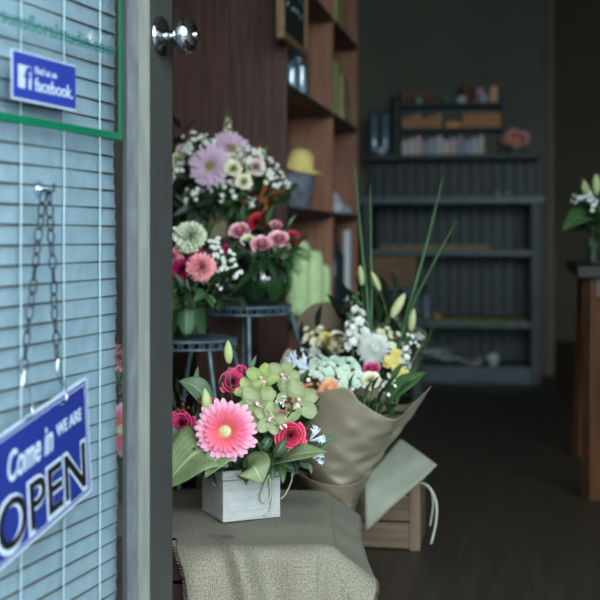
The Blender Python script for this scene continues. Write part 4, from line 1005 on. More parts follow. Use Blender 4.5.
def towards(dx, dz, dy=-1): return (dx, dy, dz)

# ================================================================== 1. grey box with the pink gerbera
F_ = P(223, 522.5, 2.27); F_.z = CZ + 0.006; RR = RZ(math.radians(24)); BXs = 0.113
gx = thing('flower_box', 'small white washed wooden box with a jute bow holding the pink gerbera arrangement', 'flower box', tuple(F_), math.radians(24))
HB = 0.092
for nm, a, b in (('front_board', (0, 0, 0), (BXs, 0.006, HB - 0.018)), ('side_board', (0, 0.006, 0), (0.006, BXs - 0.006, HB - 0.018)), ('side_board', (BXs - 0.006, 0.006, 0), (BXs, BXs - 0.006, HB - 0.018)), ('back_board', (0, BXs - 0.006, 0), (BXs, BXs, HB - 0.018)), ('bottom_board', (0.006, 0.006, 0), (BXs - 0.006, BXs - 0.006, 0.006))):
    q = MB(); q.box2(a, b); obj(nm, q, m_box, gx, bevel=0.0006)
q = MB()
for a, b in (((-0.001, -0.001), (BXs + 0.001, 0.006)), ((-0.001, 0.006), (0.006, BXs - 0.006)), ((BXs - 0.006, 0.006), (BXs + 0.001, BXs - 0.006)), ((-0.001, BXs - 0.006), (BXs + 0.001, BXs + 0.001))): q.box2((*a, HB - 0.0165), (*b, HB))
obj('rim', q, m_box, gx, bevel=0.0006)
q = MB(); q.box2((0.006, 0.006, 0.05), (BXs - 0.006, BXs - 0.006, 0.078)); obj('floral_foam', q, mat('floral foam', (44, 66, 44), 0.95), gx)
bw = MB(); yb = -0.004
kn_ = Vector((0.088, yb, HB - 0.012))
bw.tube(crom([kn_, kn_ + Vector((-0.010, -0.003, -0.018)), kn_ + Vector((-0.017, -0.003, -0.040)), kn_ + Vector((-0.008, -0.002, -0.050)), kn_ + Vector((0.003, -0.002, -0.038)), kn_ + Vector((0.002, -0.002, -0.016)), kn_], 7), 0.0019, 6)
bw.tube(crom([kn_, kn_ + Vector((0.007, -0.002, -0.02)), kn_ + Vector((0.006, -0.001, -0.045)), kn_ + Vector((0.003, -0.002, -0.066)), kn_ + Vector((-0.010, -0.003, -0.074))], 6), 0.0018, 6)
bw.tube(crom([kn_, kn_ + Vector((-0.012, -0.002, 0.003)), kn_ + Vector((-0.020, -0.001, 0.006))], 5), 0.0012, 6); bw.ball(kn_, 0.0035, 8)
obj('jute_bow', bw, m_string, gx, smooth=True)
bw = MB(); bw.tube(crom([(BXs - 0.002, 0.02, HB), (BXs + 0.022, 0.018, HB + 0.006), (BXs + 0.030, 0.012, HB - 0.02), (BXs + 0.016, 0.008, HB - 0.05), (BXs + 0.004, 0.006, HB - 0.06)], 6), 0.0013, 6); obj('string_end', bw, m_string, gx, smooth=True)
BC = F_ + RR @ Vector((BXs / 2, BXs / 2, 0)); BC = Vector((BC.x, BC.y, CZ + 0.006 + 0.066))
def bb_(dx, dy): return BC + Vector((dx, dy, 0))
BL1 = 'in the white box arrangement'
flower('gerbera', 'large bright pink gerbera with a pale centre in the white box', P(225.5, 431, 2.215), towards(-0.02, 0.08), bb_(-0.01, -0.02), 1.13, roll=0.2)
flower('magenta_rose', 'magenta rose left of the pink gerbera, partly behind the door', P(181, 424, 2.27), towards(-0.05, 0.12), bb_(-0.03, 0), 1.02)
flower('magenta_rose', 'magenta rose above the pink gerbera under the lily bud', P(232, 381, 2.33), towards(0.05, 0.42), bb_(0.0, 0.0), 0.98)
flower('crimson_rose', 'crimson rose right of the pink gerbera in the white box', P(291, 436, 2.24), towards(0.12, 0.1), bb_(0.03, 0), 1.12)
flower('hot_pink_rose', 'small pink rosebud above the crimson rose', P(281, 414, 2.24), towards(0.1, 0.9), bb_(0.02, 0), 0.42)
flower('hot_pink_rose', 'small magenta bud left of the upright orchid petals, behind the gerbera', P(212, 402, 2.30), towards(-0.1, 1.2), bb_(0.0, 0.02), 0.42)
flower('hot_pink_rose', 'pink rosebud at the top right edge of the white box arrangement', P(292, 383, 2.40), towards(0.2, 1.0), bb_(0.02, 0.02), 0.5)
flower('hot_pink_rose', 'small bright pink bud touching the top magenta rose', P(241, 369, 2.34), towards(0.2, 1.2), bb_(0.0, 0.02), 0.5)
for (px, py, Y, k, sc_, lab, ro, fc) in ((258, 405, 2.24, 'orchid', 1.12, 'pale green orchid just right above the gerbera', 0.5, (0.0, 0.15)), (297, 402, 2.30, 'orchid', 1.18, 'pale green orchid above the crimson rose', 0.1, (0.25, 0.25)), (262, 381, 2.33, 'lime_orchid', 0.95, 'lime green orchid at the top middle of the white box arrangement', 1.0, (0.0, 0.5)), (270, 418, 2.22, 'orchid', 0.85, 'small pale green orchid between gerbera and crimson rose', 2.3, (0.0, -0.1)), (250, 392, 2.27, 'lime_orchid', 0.8, 'small lime orchid touching the upper edge of the gerbera', 3.0, (-0.1, 0.4)), (282, 377, 2.38, 'orchid', 0.95, 'green orchid at the back right of the white box arrangement', 0.8, (0.1, 0.4))):
    flower(k, lab, P(px, py, Y), towards(*fc), bb_(0.01, 0.0), sc_, roll=ro)
flower('lily_bud', 'tall green lily bud rising above the magenta rose', P(229, 364, 2.30), (-0.04, -0.05, 1), bb_(0, 0.0), 0.85, roll=0)
flower('lily_bud', 'green lily bud standing left above the gerbera', P(208, 416, 2.26), (-0.12, -0.05, 1), bb_(-0.02, 0.0), 0.98, roll=1)
flower('nerine', 'spidery bluish white nerine at the right edge of the white box arrangement', P(309, 441, 2.25), (1, -0.5, 0.75), bb_(0.04, 0), 1.0)
flower('nerine', 'lower spidery white nerine right of the crimson rose', P(312, 458, 2.23), (1, -0.5, 0.15), bb_(0.04, 0), 0.75)
for (px, py, Y, lab) in ((182, 407, 2.28, 'dark berry sprig above the left magenta rose'), (200, 402, 2.27, 'dark berry sprig beside the left lily bud'), (292, 404, 2.22, 'small dark berry sprig between the orchids')):
    flower('dark_berry_sprig', lab, P(px, py, Y), towards(-0.1, 0.8), bb_(-0.01, 0), 0.75)
for (px, py, Y, lab) in ((280, 402, 2.25, 'tiny white blossom sprig between the two big orchids'), (262, 372, 2.36, 'tiny white blossom sprig at the top of the white box arrangement'), (279, 424, 2.23, 'tiny white blossom sprig left of the crimson rose')):
    flower('baby_breath', lab, P(px, py, Y), towards(0, 0.7), bb_(0.01, 0), 0.42)
GL = 'leaf sprigs filling the white box arrangement'
for (px, py, Y, i_, ls) in ((176, 408, 2.30, 0, .9), (190, 440, 2.27, 1, .9), (200, 452, 2.24, 0, 1.), (246, 466, 2.23, 0, 1.), (262, 450, 2.22, 0, 1.1), (276, 455, 2.20, 0, 1.1), (285, 462, 2.22, 1, 1.), (302, 430, 2.26, 0, 1.0), (310, 412, 2.32, 0, .9), (276, 432, 2.24, 4, 1.), (300, 455, 2.24, 4, 1.), (198, 385, 2.33, 2, .8), (180, 395, 2.34, 4, .8), (222, 395, 2.33, 0, .9), (240, 400, 2.30, 4, 1.), (272, 395, 2.34, 4, 1.), (314, 460, 2.25, 2, .8), (206, 470, 2.23, 4, .9), (186, 455, 2.30, 4, 1.), (300, 385, 2.40, 1, .8), (252, 372, 2.40, 2, .8), (268, 440, 2.25, 0, 1.1), (288, 420, 2.3, 4, 1.), (195, 415, 2.28, 0, .9)):
    sprig('small leaf sprig tucked among the blooms of the white box arrangement', P(px, py, Y), bb_((px - 245) / 900, 0.0), i_, GL, 6, ls * 0.85)
bigleaf('folded_leaf', 'light olive leaf folded to a point over the rim of the white box', P(246, 474, 2.275), P(252, 458, 2.19), P(262, 484, 2.195), 0.066, m_lf[3], (0.1, -1, 0.4), 0.10, shape='lance')
bigleaf('broad_leaf', 'broad grey green leaf drooping left of the white box towards the door', P(222, 462, 2.30), P(205, 435, 2.20), P(160, 492, 2.20), 0.105, m_lf[3], (-0.25, -0.9, 0.55), 0.22, ruff=0.004)
bigleaf('broad_leaf', 'second grey green leaf above the drooping one at the door edge', P(215, 455, 2.33), P(190, 425, 2.24), P(150, 462, 2.24), 0.075, m_lf[2], (-0.2, -0.7, 0.8), 0.25, ruff=0.003)
bigleaf('broad_leaf', 'short olive leaf bent down over the left corner of the white box', P(226, 462, 2.25), P(222, 448, 2.20), P(205, 478, 2.19), 0.05, m_lf[3], (-0.3, -0.9, 0.3), 0.2)
bigleaf('broad_leaf', 'long light green leaf pointing right below the crimson rose', P(262, 474, 2.29), P(290, 452, 2.17), P(327, 452, 2.18), 0.050, m_lf[3], (0.0, -0.55, 0.85), 0.22)
bigleaf('broad_leaf', 'pale edged leaf sticking out to the right beside the lower nerine', P(290, 468, 2.30), P(310, 448, 2.27), P(338, 436, 2.26), 0.045, m_lf[2], (0.0, -0.6, 0.8), 0.2, shape='lance')
bigleaf('broad_leaf', 'dark pointed leaf rising right behind the crimson rose', P(285, 440, 2.34), P(300, 415, 2.32), P(321, 407, 2.31), 0.045, m_lf[0], (0.0, -0.8, 0.6), 0.2, shape='lance')
bigleaf('broad_leaf', 'grey green leaf pointing left beside the left lily bud', P(212, 410, 2.33), P(200, 386, 2.30), P(179, 381, 2.31), 0.045, m_lf[2], (0.0, -0.7, 0.7), 0.25)

# ================================================================== 2. cylinder of carnations on the low stand
def cyl(name, label, c, r, h, m, th=0.003, water=True, lining=None):
    t = thing(name, label, 'vase', tuple(c)); q = MB(); q.lathe([(r * 0.96, 0), (r, 0.004), (r, h), (r - th, h), (r - th, 0.008), (0.001, 0.008)], 36); obj('glass', q, m, t, smooth=False)
    if water: q = MB(); q.lathe([(r - th - 0.001, 0.009), (r - th - 0.001, h * 0.7), (0.001, h * 0.7)], 30); obj('water', q, glass_mat('water ' + name + str(len(MW)), (244, 250, 248), 0.02, 1.33), t, smooth=False)
    if lining is not None:
        for k in range(7):
            a = 2 * PI * k / 7 + 0.3; q = MB(); rows = []
            for i in range(9):
                u = i / 8; ww = 0.5 * max(0.05, math.sin(PI * min(1, u * 0.9 + 0.08)) ** 0.7); rows.append([Vector(((r - th - 0.004 - 0.002 * (k % 2)) * math.cos(a + ww * (j / 2 - 1)), (r - th - 0.004 - 0.002 * (k % 2)) * math.sin(a + ww * (j / 2 - 1)), 0.012 + (h * 0.95 - 0.012) * u)) for j in range(5)])
            q.grid(rows, 9, 5); obj('lining_leaf', q, m_lf[lining[k % len(lining)]], t, smooth=True)
    return t
v2 = Vector((P(187, 340, 2.95).x, 2.95, SL_H + 0.0005))
cyl('cylinder_vase', 'clear glass cylinder vase with green leaves inside on the lowest plant stand', v2, 0.054, 0.105, m_vase, lining=[1, 2, 1, 0])
def b2(dx, dy): return v2 + Vector((dx, dy, 0.03))
flower('green_carnation', 'ruffled greenish white carnation at the top of the glass cylinder', P(190, 234, 2.93), towards(0.05, 0.5), b2(0, 0), 1.45)
flower('pink_carnation', 'light pink carnation at the front of the glass cylinder', P(201, 267, 2.87), towards(0.1, 0.15), b2(0.01, -0.01), 1.28)
flower('magenta_carnation', 'deep magenta carnation beside the door edge in the glass cylinder', P(181, 270, 2.90), towards(-0.1, 0.2), b2(-0.01, 0), 1.05)
flower('magenta_carnation', 'small magenta carnation behind the light pink one in the cylinder', P(196, 252, 2.95), towards(0.1, 0.4), b2(0, 0.01), 0.7)
flower('pink_carnation', 'pale pink carnation half hidden by the door edge', P(172, 256, 2.95), towards(-0.2, 0.3), b2(-0.01, 0.01), 0.9)
flower('magenta_carnation', 'magenta carnation at the right side of the cylinder arrangement', P(227, 249, 2.98), towards(0.4, 0.3), b2(0.01, 0.01), 0.5)
for px, py, sc_, lab in ((216, 252, 1.1, 'white blossom sprig right of the greenish carnation'), (214, 282, 0.9, 'white blossom sprig under the light pink carnation on the right'), (232, 265, 1.0, 'blush white blossom sprig at the far right of the cylinder arrangement'), (172, 238, 0.8, 'white blossom sprig behind the greenish carnation by the door')):
    flower('white_filler', lab, P(px, py, 2.92), towards(0.3, 0.3), b2(0.01, 0), sc_)
for (px, py, Y, i_, ls) in ((175, 290, 2.88, 1, 1.), (190, 288, 2.86, 0, 1.2), (208, 290, 2.88, 1, 1.1), (222, 280, 2.92, 0, 1.), (236, 290, 2.93, 0, 1.2), (216, 268, 2.93, 1, 1.), (224, 260, 2.98, 0, 1.), (180, 285, 2.92, 3, .9), (205, 245, 3.0, 0, 1.), (186, 255, 2.98, 0, 1.1), (228, 278, 2.9, 4, 1.1), (170, 275, 2.92, 1, 1.1), (200, 288, 2.92, 4, 1.2)):
    sprig('green leaf sprig in the glass cylinder of carnations', P(px, py, Y), b2((px - 195) / 1500, 0), i_, 'leaf sprigs in the carnation cylinder', 6, ls * 1.15)

# ================================================================== 3. green bowl of pink roses
v3 = Vector((P(262, 303, 3.20).x, 3.22, SR_H + 0.0005))
t = thing('bowl_vase', 'round green glass bowl vase with leaves inside on the middle plant stand', 'vase', tuple(v3)); q = MB()
prof = [(0.040, 0), (0.060, 0.012), (0.076, 0.040), (0.080, 0.068), (0.074, 0.096), (0.062, 0.118), (0.056, 0.130)]
q.lathe(prof + [(r - 0.003, z) for r, z in prof[::-1][:-1]] + [(0.036, 0.006), (0.001, 0.006)], 36); obj('glass', q, m_gvase, t, smooth=True)
q = MB(); q.lathe([(0.045, 0.012), (0.070, 0.042), (0.073, 0.068), (0.068, 0.088), (0.001, 0.088)], 30); obj('water', q, glass_mat('green water', (240, 248, 240), 0.03, 1.33), t, smooth=True)
for k in range(6):
    a = 2 * PI * k / 6 + 0.2; q = MB(); rows = []
    for i in range(9):
        u = i / 8; z = 0.014 + 0.10 * u; R_ = 0.069 * math.sin(min(PI, 0.75 + 1.75 * u)) ; ww = 0.55 * math.sin(PI * min(1, u * 0.9 + 0.08)) ** 0.7
        rows.append([Vector((R_ * math.cos(a + ww * (j / 2 - 1)), R_ * math.sin(a + ww * (j / 2 - 1)), z)) for j in range(5)])
    q.grid(rows, 9, 5); obj('lining_leaf', q, m_lf[(1, 0, 1, 3, 0, 1)[k]], t, smooth=True)
def b3(dx, dy): return v3 + Vector((dx, dy, 0.05))
flower('pink_rose', 'pink rose with pale edge on the left of the green bowl', P(239, 230, 3.17), towards(-0.2, 0.8), b3(-0.02, 0), 1.1)
flower('pink_rose', 'pink rose in the middle of the green bowl', P(261, 243, 3.12), towards(0, 0.9), b3(0, 0), 1.1)
flower('pink_rose', 'pink rose on the right of the green bowl', P(279, 238, 3.14), towards(0.15, 0.8), b3(0.02, 0), 1.1)
flower('dark_red_rose', 'dark red rose behind the pink ones in the green bowl', P(259, 221, 3.28), towards(0, 0.8), b3(0, 0.02), 1.2)
flower('dark_red_rose', 'dark red rose peeking out at the right of the green bowl', P(292, 238, 3.25), towards(0.4, 0.6), b3(0.02, 0.02), 1.0)
flower('cream_rose', 'small cream bud between the left and middle pink roses', P(248, 240, 3.14), towards(-0.1, 0.6), b3(-0.01, 0), 0.75)
flower('pink_rose', 'pink tipped rosebud above the right pink rose', P(276, 224, 3.2), towards(0.1, 1.4), b3(0.01, 0), 0.7)
def fern(label, base, ctrl, tip, n=16, wl=0.035, group=None):
    base, ctrl, tip = Vector(base), Vector(ctrl), Vector(tip); r = thing('fern_frond', label, 'fern', tuple(base), 0, group); pts = bez(base, ctrl, ctrl.lerp(tip, 0.5), tip, n); q = MB(); q.tube(pts, 0.0012, 5); obj('stem', q, m_fern, r, world=True)
    q = MB()
    for i in range(3, n + 1):
        t_ = (pts[i] - pts[i - 1]).normalized(); up = Vector((0, -0.5, 1)).normalized(); sd = t_.cross(up).normalized(); l_ = wl * math.sin(PI * (0.15 + 0.8 * (i - 2) / n))
        for s_ in (-1, 1):
            x = (sd * s_ + t_ * 0.6).normalized(); z = (up - x * up.dot(x)).normalized(); y = z.cross(x)
            petal(q, Matrix(((x.x, y.x, z.x, pts[i].x), (x.y, y.y, z.y, pts[i].y), (x.z, y.z, z.z, pts[i].z), (0, 0, 0, 1))), l_, l_ * 0.22, 0.1, -0.3, 0.1, 'lance', 5, 3)
    obj('leaflets', q, m_fern, r, world=True, smooth=True); return r
fern('dark green fern frond arching right over the green bowl', b3(0.02, 0), P(282, 240, 3.15), P(310, 258, 3.12))
fern('second fern frond drooping at the right edge of the green bowl', b3(0.02, -0.01), P(278, 246, 3.1), P(300, 272, 3.08))
fern('fern frond spreading left out of the green bowl', b3(-0.02, 0), P(248, 240, 3.1), P(226, 262, 3.1))
fern('fern frond hanging over the front of the green bowl', b3(0.0, -0.02), P(262, 250, 3.08), P(258, 272, 3.08), 12, 0.028)
for (px, py, Y, i_, ls) in ((235, 245, 3.2, 0, 1.3), (250, 252, 3.14, 4, 1.4), (270, 255, 3.12, 0, 1.4), (285, 250, 3.15, 0, 1.3), (245, 222, 3.28, 0, 1.2), (268, 228, 3.24, 1, 1.2), (288, 228, 3.26, 2, 1.1), (230, 258, 3.18, 4, 1.3), (262, 232, 3.26, 4, 1.3), (252, 258, 3.1, 0, 1.2), (278, 262, 3.1, 4, 1.2), (296, 246, 3.2, 0, 1.2)):
    sprig('dark leaf sprig in the green bowl of pink roses', P(px, py, Y), b3((px - 262) / 1500, 0), i_, 'leaf sprigs in the green bowl', 6, ls)

# ================================================================== 4. lilac gerberas in the cream planter on the pedestal
c4 = Vector((P(214, 238, 3.52).x, 3.54, SB_H + 0.0005))
t = thing('wooden_planter', 'cream wooden cube planter holding the lilac gerberas', 'planter', tuple(c4), YAW); hw = 0.044
for nm, a, b in (('front_board', (-hw, -hw, 0), (hw, -hw + 0.008, 0.095)), ('back_board', (-hw, hw - 0.008, 0), (hw, hw, 0.095)), ('side_board', (-hw, -hw + 0.008, 0), (-hw + 0.008, hw - 0.008, 0.095)), ('side_board', (hw - 0.008, -hw + 0.008, 0), (hw, hw - 0.008, 0.095)), ('bottom_board', (-hw + 0.008, -hw + 0.008, 0), (hw - 0.008, hw - 0.008, 0.008))):
    q = MB(); q.box2(a, b); obj(nm, q, m_cream, t, bevel=0.001)
q = MB(); q.box2((-hw + 0.008, -hw + 0.008, 0.03), (hw - 0.008, hw - 0.008, 0.085)); obj('floral_foam', q, m_lf[4], t)
c5 = Vector((P(243, 238, 3.52).x, 3.50, SB_H + 0.0005))
cyl('small_jar_vase', 'small glass jar lined with striped green leaves beside the cream planter', c5, 0.027, 0.085, m_vase, 0.002, True, [3, 1, 3, 2])
def b4(dx, dy): return c4 + Vector((dx, dy, 0.075))
flower('lilac_gerbera', 'pale lilac gerbera facing front in the arrangement on the pedestal', P(210, 166, 3.42), towards(-0.15, 0.1), b4(0, -0.01), 1.22, roll=0.3)
flower('lilac_gerbera', 'pale lilac gerbera tilted upward behind the front facing one', P(231, 149, 3.50), towards(0.35, 0.75), b4(0.01, 0.0), 1.28)
flower('cream_stock', 'cream stock spike standing at the very top of the lilac arrangement', P(228, 140, 3.56), (0, -0.1, 1), b4(0, 0.02), 0.85)
flower('cream_stock', 'cream stock spike leaning right in the lilac arrangement', P(255, 172, 3.50), (0.45, -0.2, 1), b4(0.02, 0), 0.85)
flower('cream_stock', 'short cream stock spike right of the front lilac gerbera', P(246, 190, 3.44), (0.15, -0.5, 1), b4(0.02, 0), 0.75)
flower('cream_rose', 'cream rose right of the front lilac gerbera', P(233, 168, 3.40), towards(0.1, 0.3), b4(0.01, 0), 0.95)
flower('cream_rose', 'cream rose lower right of the front lilac gerbera', P(244, 181, 3.40), towards(0.2, 0.2), b4(0.01, 0), 0.9)
flower('blush_rose', 'blush rose towards the right of the lilac arrangement', P(256, 166, 3.45), towards(0.3, 0.3), b4(0.02, 0), 1.1)
flower('blush_rose', 'blush rosebud at the upper left of the lilac arrangement', P(182, 150, 3.52), towards(-0.4, 0.7), b4(-0.02, 0), 0.9)
flower('cream_rose', 'cream rose at the far left of the lilac arrangement', P(176, 161, 3.5), towards(-0.4, 0.2), b4(-0.02, 0), 1.0)
for px, py, sc_, k, lab in ((192, 143, 1.1, 'white_filler', 'white blossom sprig upper left of the lilac gerberas'), (176, 173, 1.0, 'white_filler', 'white blossom sprig at the left edge of the lilac arrangement'), (192, 192, 1.1, 'baby_breath', "white baby's breath below left of the front lilac gerbera"), (228, 186, 1.3, 'white_filler', 'white blossom sprig below the cream roses'), (212, 184, 0.8, 'baby_breath', "white baby's breath just under the front lilac gerbera"), (273, 172, 1.3, 'baby_breath', 'fine white blossoms at the right of the lilac arrangement'), (283, 180, 0.8, 'white_filler', 'bright white blossom sprig at the right tip of the lilac arrangement'), (250, 152, 1.1, 'white_filler', 'white blossom sprig right of the tilted gerbera'), (205, 140, 0.9, 'baby_breath', "white baby's breath above the front lilac gerbera"), (252, 202, 0.5, 'white_filler', 'single white blossom hanging below the arrangement'), (238, 160, 1.0, 'cream_filler', 'cream blossom sprig between the lilac gerberas')):
    flower(k, lab, P(px, py, 3.44), towards((px - 225) / 100, 0.3), b4((px - 225) / 2000, 0), sc_)
for (px, py, Y) in ((270, 195, 3.45), (262, 186, 3.5), (250, 158, 3.52)):
    r = sprig('rust brown leaf sprig on the right of the lilac arrangement', P(px, py, Y), b4(0.02, 0), 1, 'rust leaf sprigs', 6, 1.2)
    rm = proto(('rust', 0), lambda: [MB() for _ in range(0)] or [m_.copy() for m_ in leaf_meshes(1)])
    for m_ in rm: m_.materials[0] = m_rust
    for k, ch_ in enumerate([c_ for c_ in r.children if c_.name.startswith('leaf')]): ch_.data = rm[k % 3]
for (px, py, Y, i_, ls) in ((172, 190, 3.5, 4, 1.4), (182, 205, 3.48, 0, 1.5), (196, 205, 3.44, 4, 1.5), (180, 130, 3.56, 4, 1.4), (200, 150, 3.56, 4, 1.4), (215, 200, 3.44, 4, 1.4), (236, 200, 3.44, 0, 1.5), (262, 205, 3.46, 4, 1.4), (276, 200, 3.5, 0, 1.3), (268, 180, 3.52, 4, 1.4), (240, 165, 3.56, 4, 1.5), (215, 175, 3.5, 4, 1.6), (190, 175, 3.5, 4, 1.6), (170, 178, 3.52, 4, 1.4), (286, 190, 3.5, 1, 1.0), (170, 145, 3.56, 4, 1.3), (252, 188, 3.5, 0, 1.3), (175, 215, 3.5, 4, 1.4), (225, 160, 3.58, 0, 1.3), (205, 215, 3.44, 4, 1.2), (205, 192, 3.46, 4, 1.5), (245, 212, 3.46, 1, 1.1)):
    sprig('dark leaf sprig in the lilac gerbera arrangement', P(px, py, Y), b4((px - 225) / 1800, 0), i_, 'leaf sprigs in the lilac arrangement', 7, ls)

# ================================================================== 5./6. kraft wrapped bouquets
def ring_loft(rings, closed=True, sub=7, crum=0.0, seed=1):
    rg = random.Random(seed); rs = [crom(r, sub, closed) for r in rings]; n = len(rs[0]); rows = []
    K = len(rs)
    for i in range((K - 1) * 10 + 1):
        u = i / 10; a = min(int(u), K - 2); f_ = u - a; row = []
        for j in range(n):
            p0, p1, p2, p3 = rs[max(a - 1, 0)][j], rs[a][j], rs[a + 1][j], rs[min(a + 2, K - 1)][j]
            p = 0.5 * ((2 * p1) + (p2 - p0) * f_ + (2 * p0 - 5 * p1 + 4 * p2 - p3) * f_ * f_ + (3 * p1 - p0 - 3 * p2 + p3) * f_ ** 3)
            cr = crum * (0.25 + 0.9 * (i / ((K - 1) * 10)) ** 1.2) * (math.sin(p.x * 60 + p.z * 85 + seed) * math.sin(p.z * 48 - p.y * 70) + 0.9 * (1 - 2 * abs(math.sin(p.x * 45 + p.z * 38 + 2 * seed))) + 0.7 * (1 - 2 * abs(math.sin(p.x * 32 - p.z * 75 + seed)))); row.append(p + Vector((cr * 0.5, -cr, cr * 0.3)))
        rows.append(row)
    q = MB(); q.grid(rows, len(rows), n, 0, closev=closed); return q
K1 = [ # rim, clockwise from the left back
 [P(286, 408, 2.80), P(306, 397, 2.66), P(345, 388, 2.58), P(362, 404, 2.57), P(394, 419, 2.60), P(412, 405, 2.66), P(431, 386, 2.72), P(408, 404, 2.90), P(360, 402, 2.96), P(310, 402, 2.92)],
 [P(296, 432, 2.80), P(306, 430, 2.68), P(335, 425, 2.61), P(356, 428, 2.60), P(382, 434, 2.63), P(400, 424, 2.69), P(411, 418, 2.74), P(392, 430, 2.86), P(350, 432, 2.90), P(312, 432, 2.88)],
 [P(304, 462, 2.78), P(310, 464, 2.71), P(326, 466, 2.67), P(345, 466, 2.66), P(362, 462, 2.68), P(374, 458, 2.72), P(382, 456, 2.76), P(372, 460, 2.82), P(348, 462, 2.84), P(318, 462, 2.83)],
 [P(318, 486, 2.76), P(324, 489, 2.73), P(334, 492, 2.71), P(346, 491, 2.71), P(356, 488, 2.72), P(362, 484, 2.74), P(366, 482, 2.76), P(360, 484, 2.79), P(346, 486, 2.80), P(326, 486, 2.79)]]
kx = Vector((P(344, 480, 2.75).x, 2.75, 0.0))
q = ring_loft(K1, True, 12, 0.0042, 3); kw = thing('kraft_wrap', 'large brown kraft paper cone wrapped around the bouquet with the pink topped rose', 'paper wrap', (kx.x, kx.y, 0.22)); obj('paper', q, m_kraft, kw, world=True, smooth=True, solid=0.0008)
K1b = [[P(p_[0], p_[1], p_[2]) for p_ in r_] for r_ in (
 [(292, 470, 2.80), (300, 474, 2.70), (318, 482, 2.66), (340, 486, 2.66), (358, 482, 2.68), (370, 474, 2.74), (360, 474, 2.82), (320, 472, 2.84)],
 [(306, 492, 2.78), (312, 496, 2.72), (324, 502, 2.69), (340, 504, 2.69), (352, 502, 2.70), (360, 496, 2.74), (352, 494, 2.80), (322, 492, 2.81)],
 [(326, 512, 2.76), (329, 514, 2.73), (336, 517, 2.71), (344, 518, 2.71), (350, 517, 2.72), (354, 513, 2.74), (350, 512, 2.78), (336, 511, 2.78)])]
q = ring_loft(K1b, True, 12, 0.003, 5); kd = thing('inner_wrap', 'darker brown inner paper layer gathered below the kraft cone', 'paper wrap', (kx.x, kx.y, 0.18)); obj('paper', q, m_kraftd, kd, world=True, smooth=True, solid=0.0008)
kv = cyl('tall_glass_vase', 'clear glass vase standing behind the burlap and holding the kraft bouquet', (P(347, 500, 2.72).x, 2.73, 0.0), 0.034, 0.235, m_clearv, 0.003, False)
def b5(dx, dy): return Vector((P(344, 480, 2.75).x + dx, 2.76 + dy, 0.20))
flower('hot_pink_rose', 'pink topped cream rose in the middle of the kraft bouquet', P(371, 369, 2.78), towards(0.05, 0.9), b5(0.01, 0), 0.85)
flower('cream_rose', 'creamy lower petals rose right under the pink topped one', P(371, 380, 2.76), towards(0.05, 0.4), b5(0.01, 0), 0.85)
flower('mint_hydrangea', 'minty white hydrangea head in the kraft bouquet', P(341, 374, 2.74), towards(-0.05, 0.7), b5(0, 0), 1.15)
flower('peach_chrysanthemum', 'peach chrysanthemum at the front left of the kraft bouquet', P(330, 388, 2.66), towards(-0.05, 0.7), b5(-0.01, 0), 1.05)
for px, py, lab in ((311, 386, 'amber berry sprig left of the peach chrysanthemum'), (318, 393, 'amber berry sprig right at the kraft rim'), (308, 394, 'amber berry sprig at the left end of the kraft rim')):
    flower('berry_sprig', lab, P(px, py, 2.67), towards(-0.1, 0.6), b5(-0.02, 0), 0.9)
flower('hot_pink_rose', 'small mauve pink rose at the far left of the kraft bouquet', P(299, 385, 2.62), towards(-0.2, 0.9), b5(-0.03, 0), 0.5)
for px, py, k, sc_, lab in ((312, 372, 'baby_breath', 0.9, "white baby's breath above the amber berries"), (388, 384, 'baby_breath', 0.8, "white baby's breath right of the cream rose"), (356, 386, 'white_filler', 0.7, 'white blossom sprig just above the kraft rim'), (322, 366, 'mint_hydrangea', 0.7, 'small minty hydrangea at the left back of the kraft bouquet')):
    flower(k, lab, P(px, py, 2.74), towards(0, 0.8), b5(0, 0), sc_)
for (px, py, Y, i_, ls) in ((385, 395, 2.72, 0, 1.3), (365, 398, 2.68, 1, 1.2), (398, 398, 2.74, 0, 1.2), (350, 392, 2.68, 1, 1.), (390, 385, 2.82, 1, 1.2), (378, 404, 2.68, 4, 1.2), (355, 380, 2.8, 0, 1.2), (320, 385, 2.76, 0, 1.), (300, 380, 2.76, 1, 1.), (405, 385, 2.8, 1, 1.2), (372, 392, 2.7, 0, 1.)):
    sprig('green leaf sprig inside the kraft bouquet', P(px, py, Y), b5((px - 345) / 1500, 0), i_, 'leaf sprigs in the front kraft bouquet', 6, ls)
bigleaf('broad_leaf', 'mid green leaf pointing right over the kraft rim', P(385, 405, 2.76), P(398, 385, 2.74), P(427, 372, 2.76), 0.045, m_lf[1], (0, -0.6, 0.8), 0.2, shape='lance')
# white tissue fan behind the left of the kraft cone
ts = thing('paper_fan', 'translucent white wrapping sheet with white flowers standing at the left behind the kraft bouquet', 'paper wrap', tuple(P(300, 395, 2.85)))
q = ring_loft([[P(276, 375, 2.80), P(288, 349, 2.82), P(305, 362, 2.80), P(326, 368, 2.86)], [P(285, 385, 2.82), P(292, 372, 2.84), P(305, 378, 2.83), P(318, 380, 2.86)], [P(300, 430, 2.84), P(304, 430, 2.84), P(310, 430, 2.84), P(314, 430, 2.86)]], False, 6, 0.002, 8)
obj('sheet', q, mat('pale tissue', (168, 160, 148), 0.6, trans=0.35), ts, world=True, smooth=True, solid=0.0006)
flower('nerine', 'white spiky flower inside the pale wrapping sheet', P(297, 368, 2.77), towards(-0.1, 1.2), P(305, 425, 2.80), 1.3)
flower('nerine', 'second white spiky flower inside the pale wrapping sheet', P(306, 372, 2.77), towards(0.2, 1.2), P(307, 425, 2.80), 1.1)

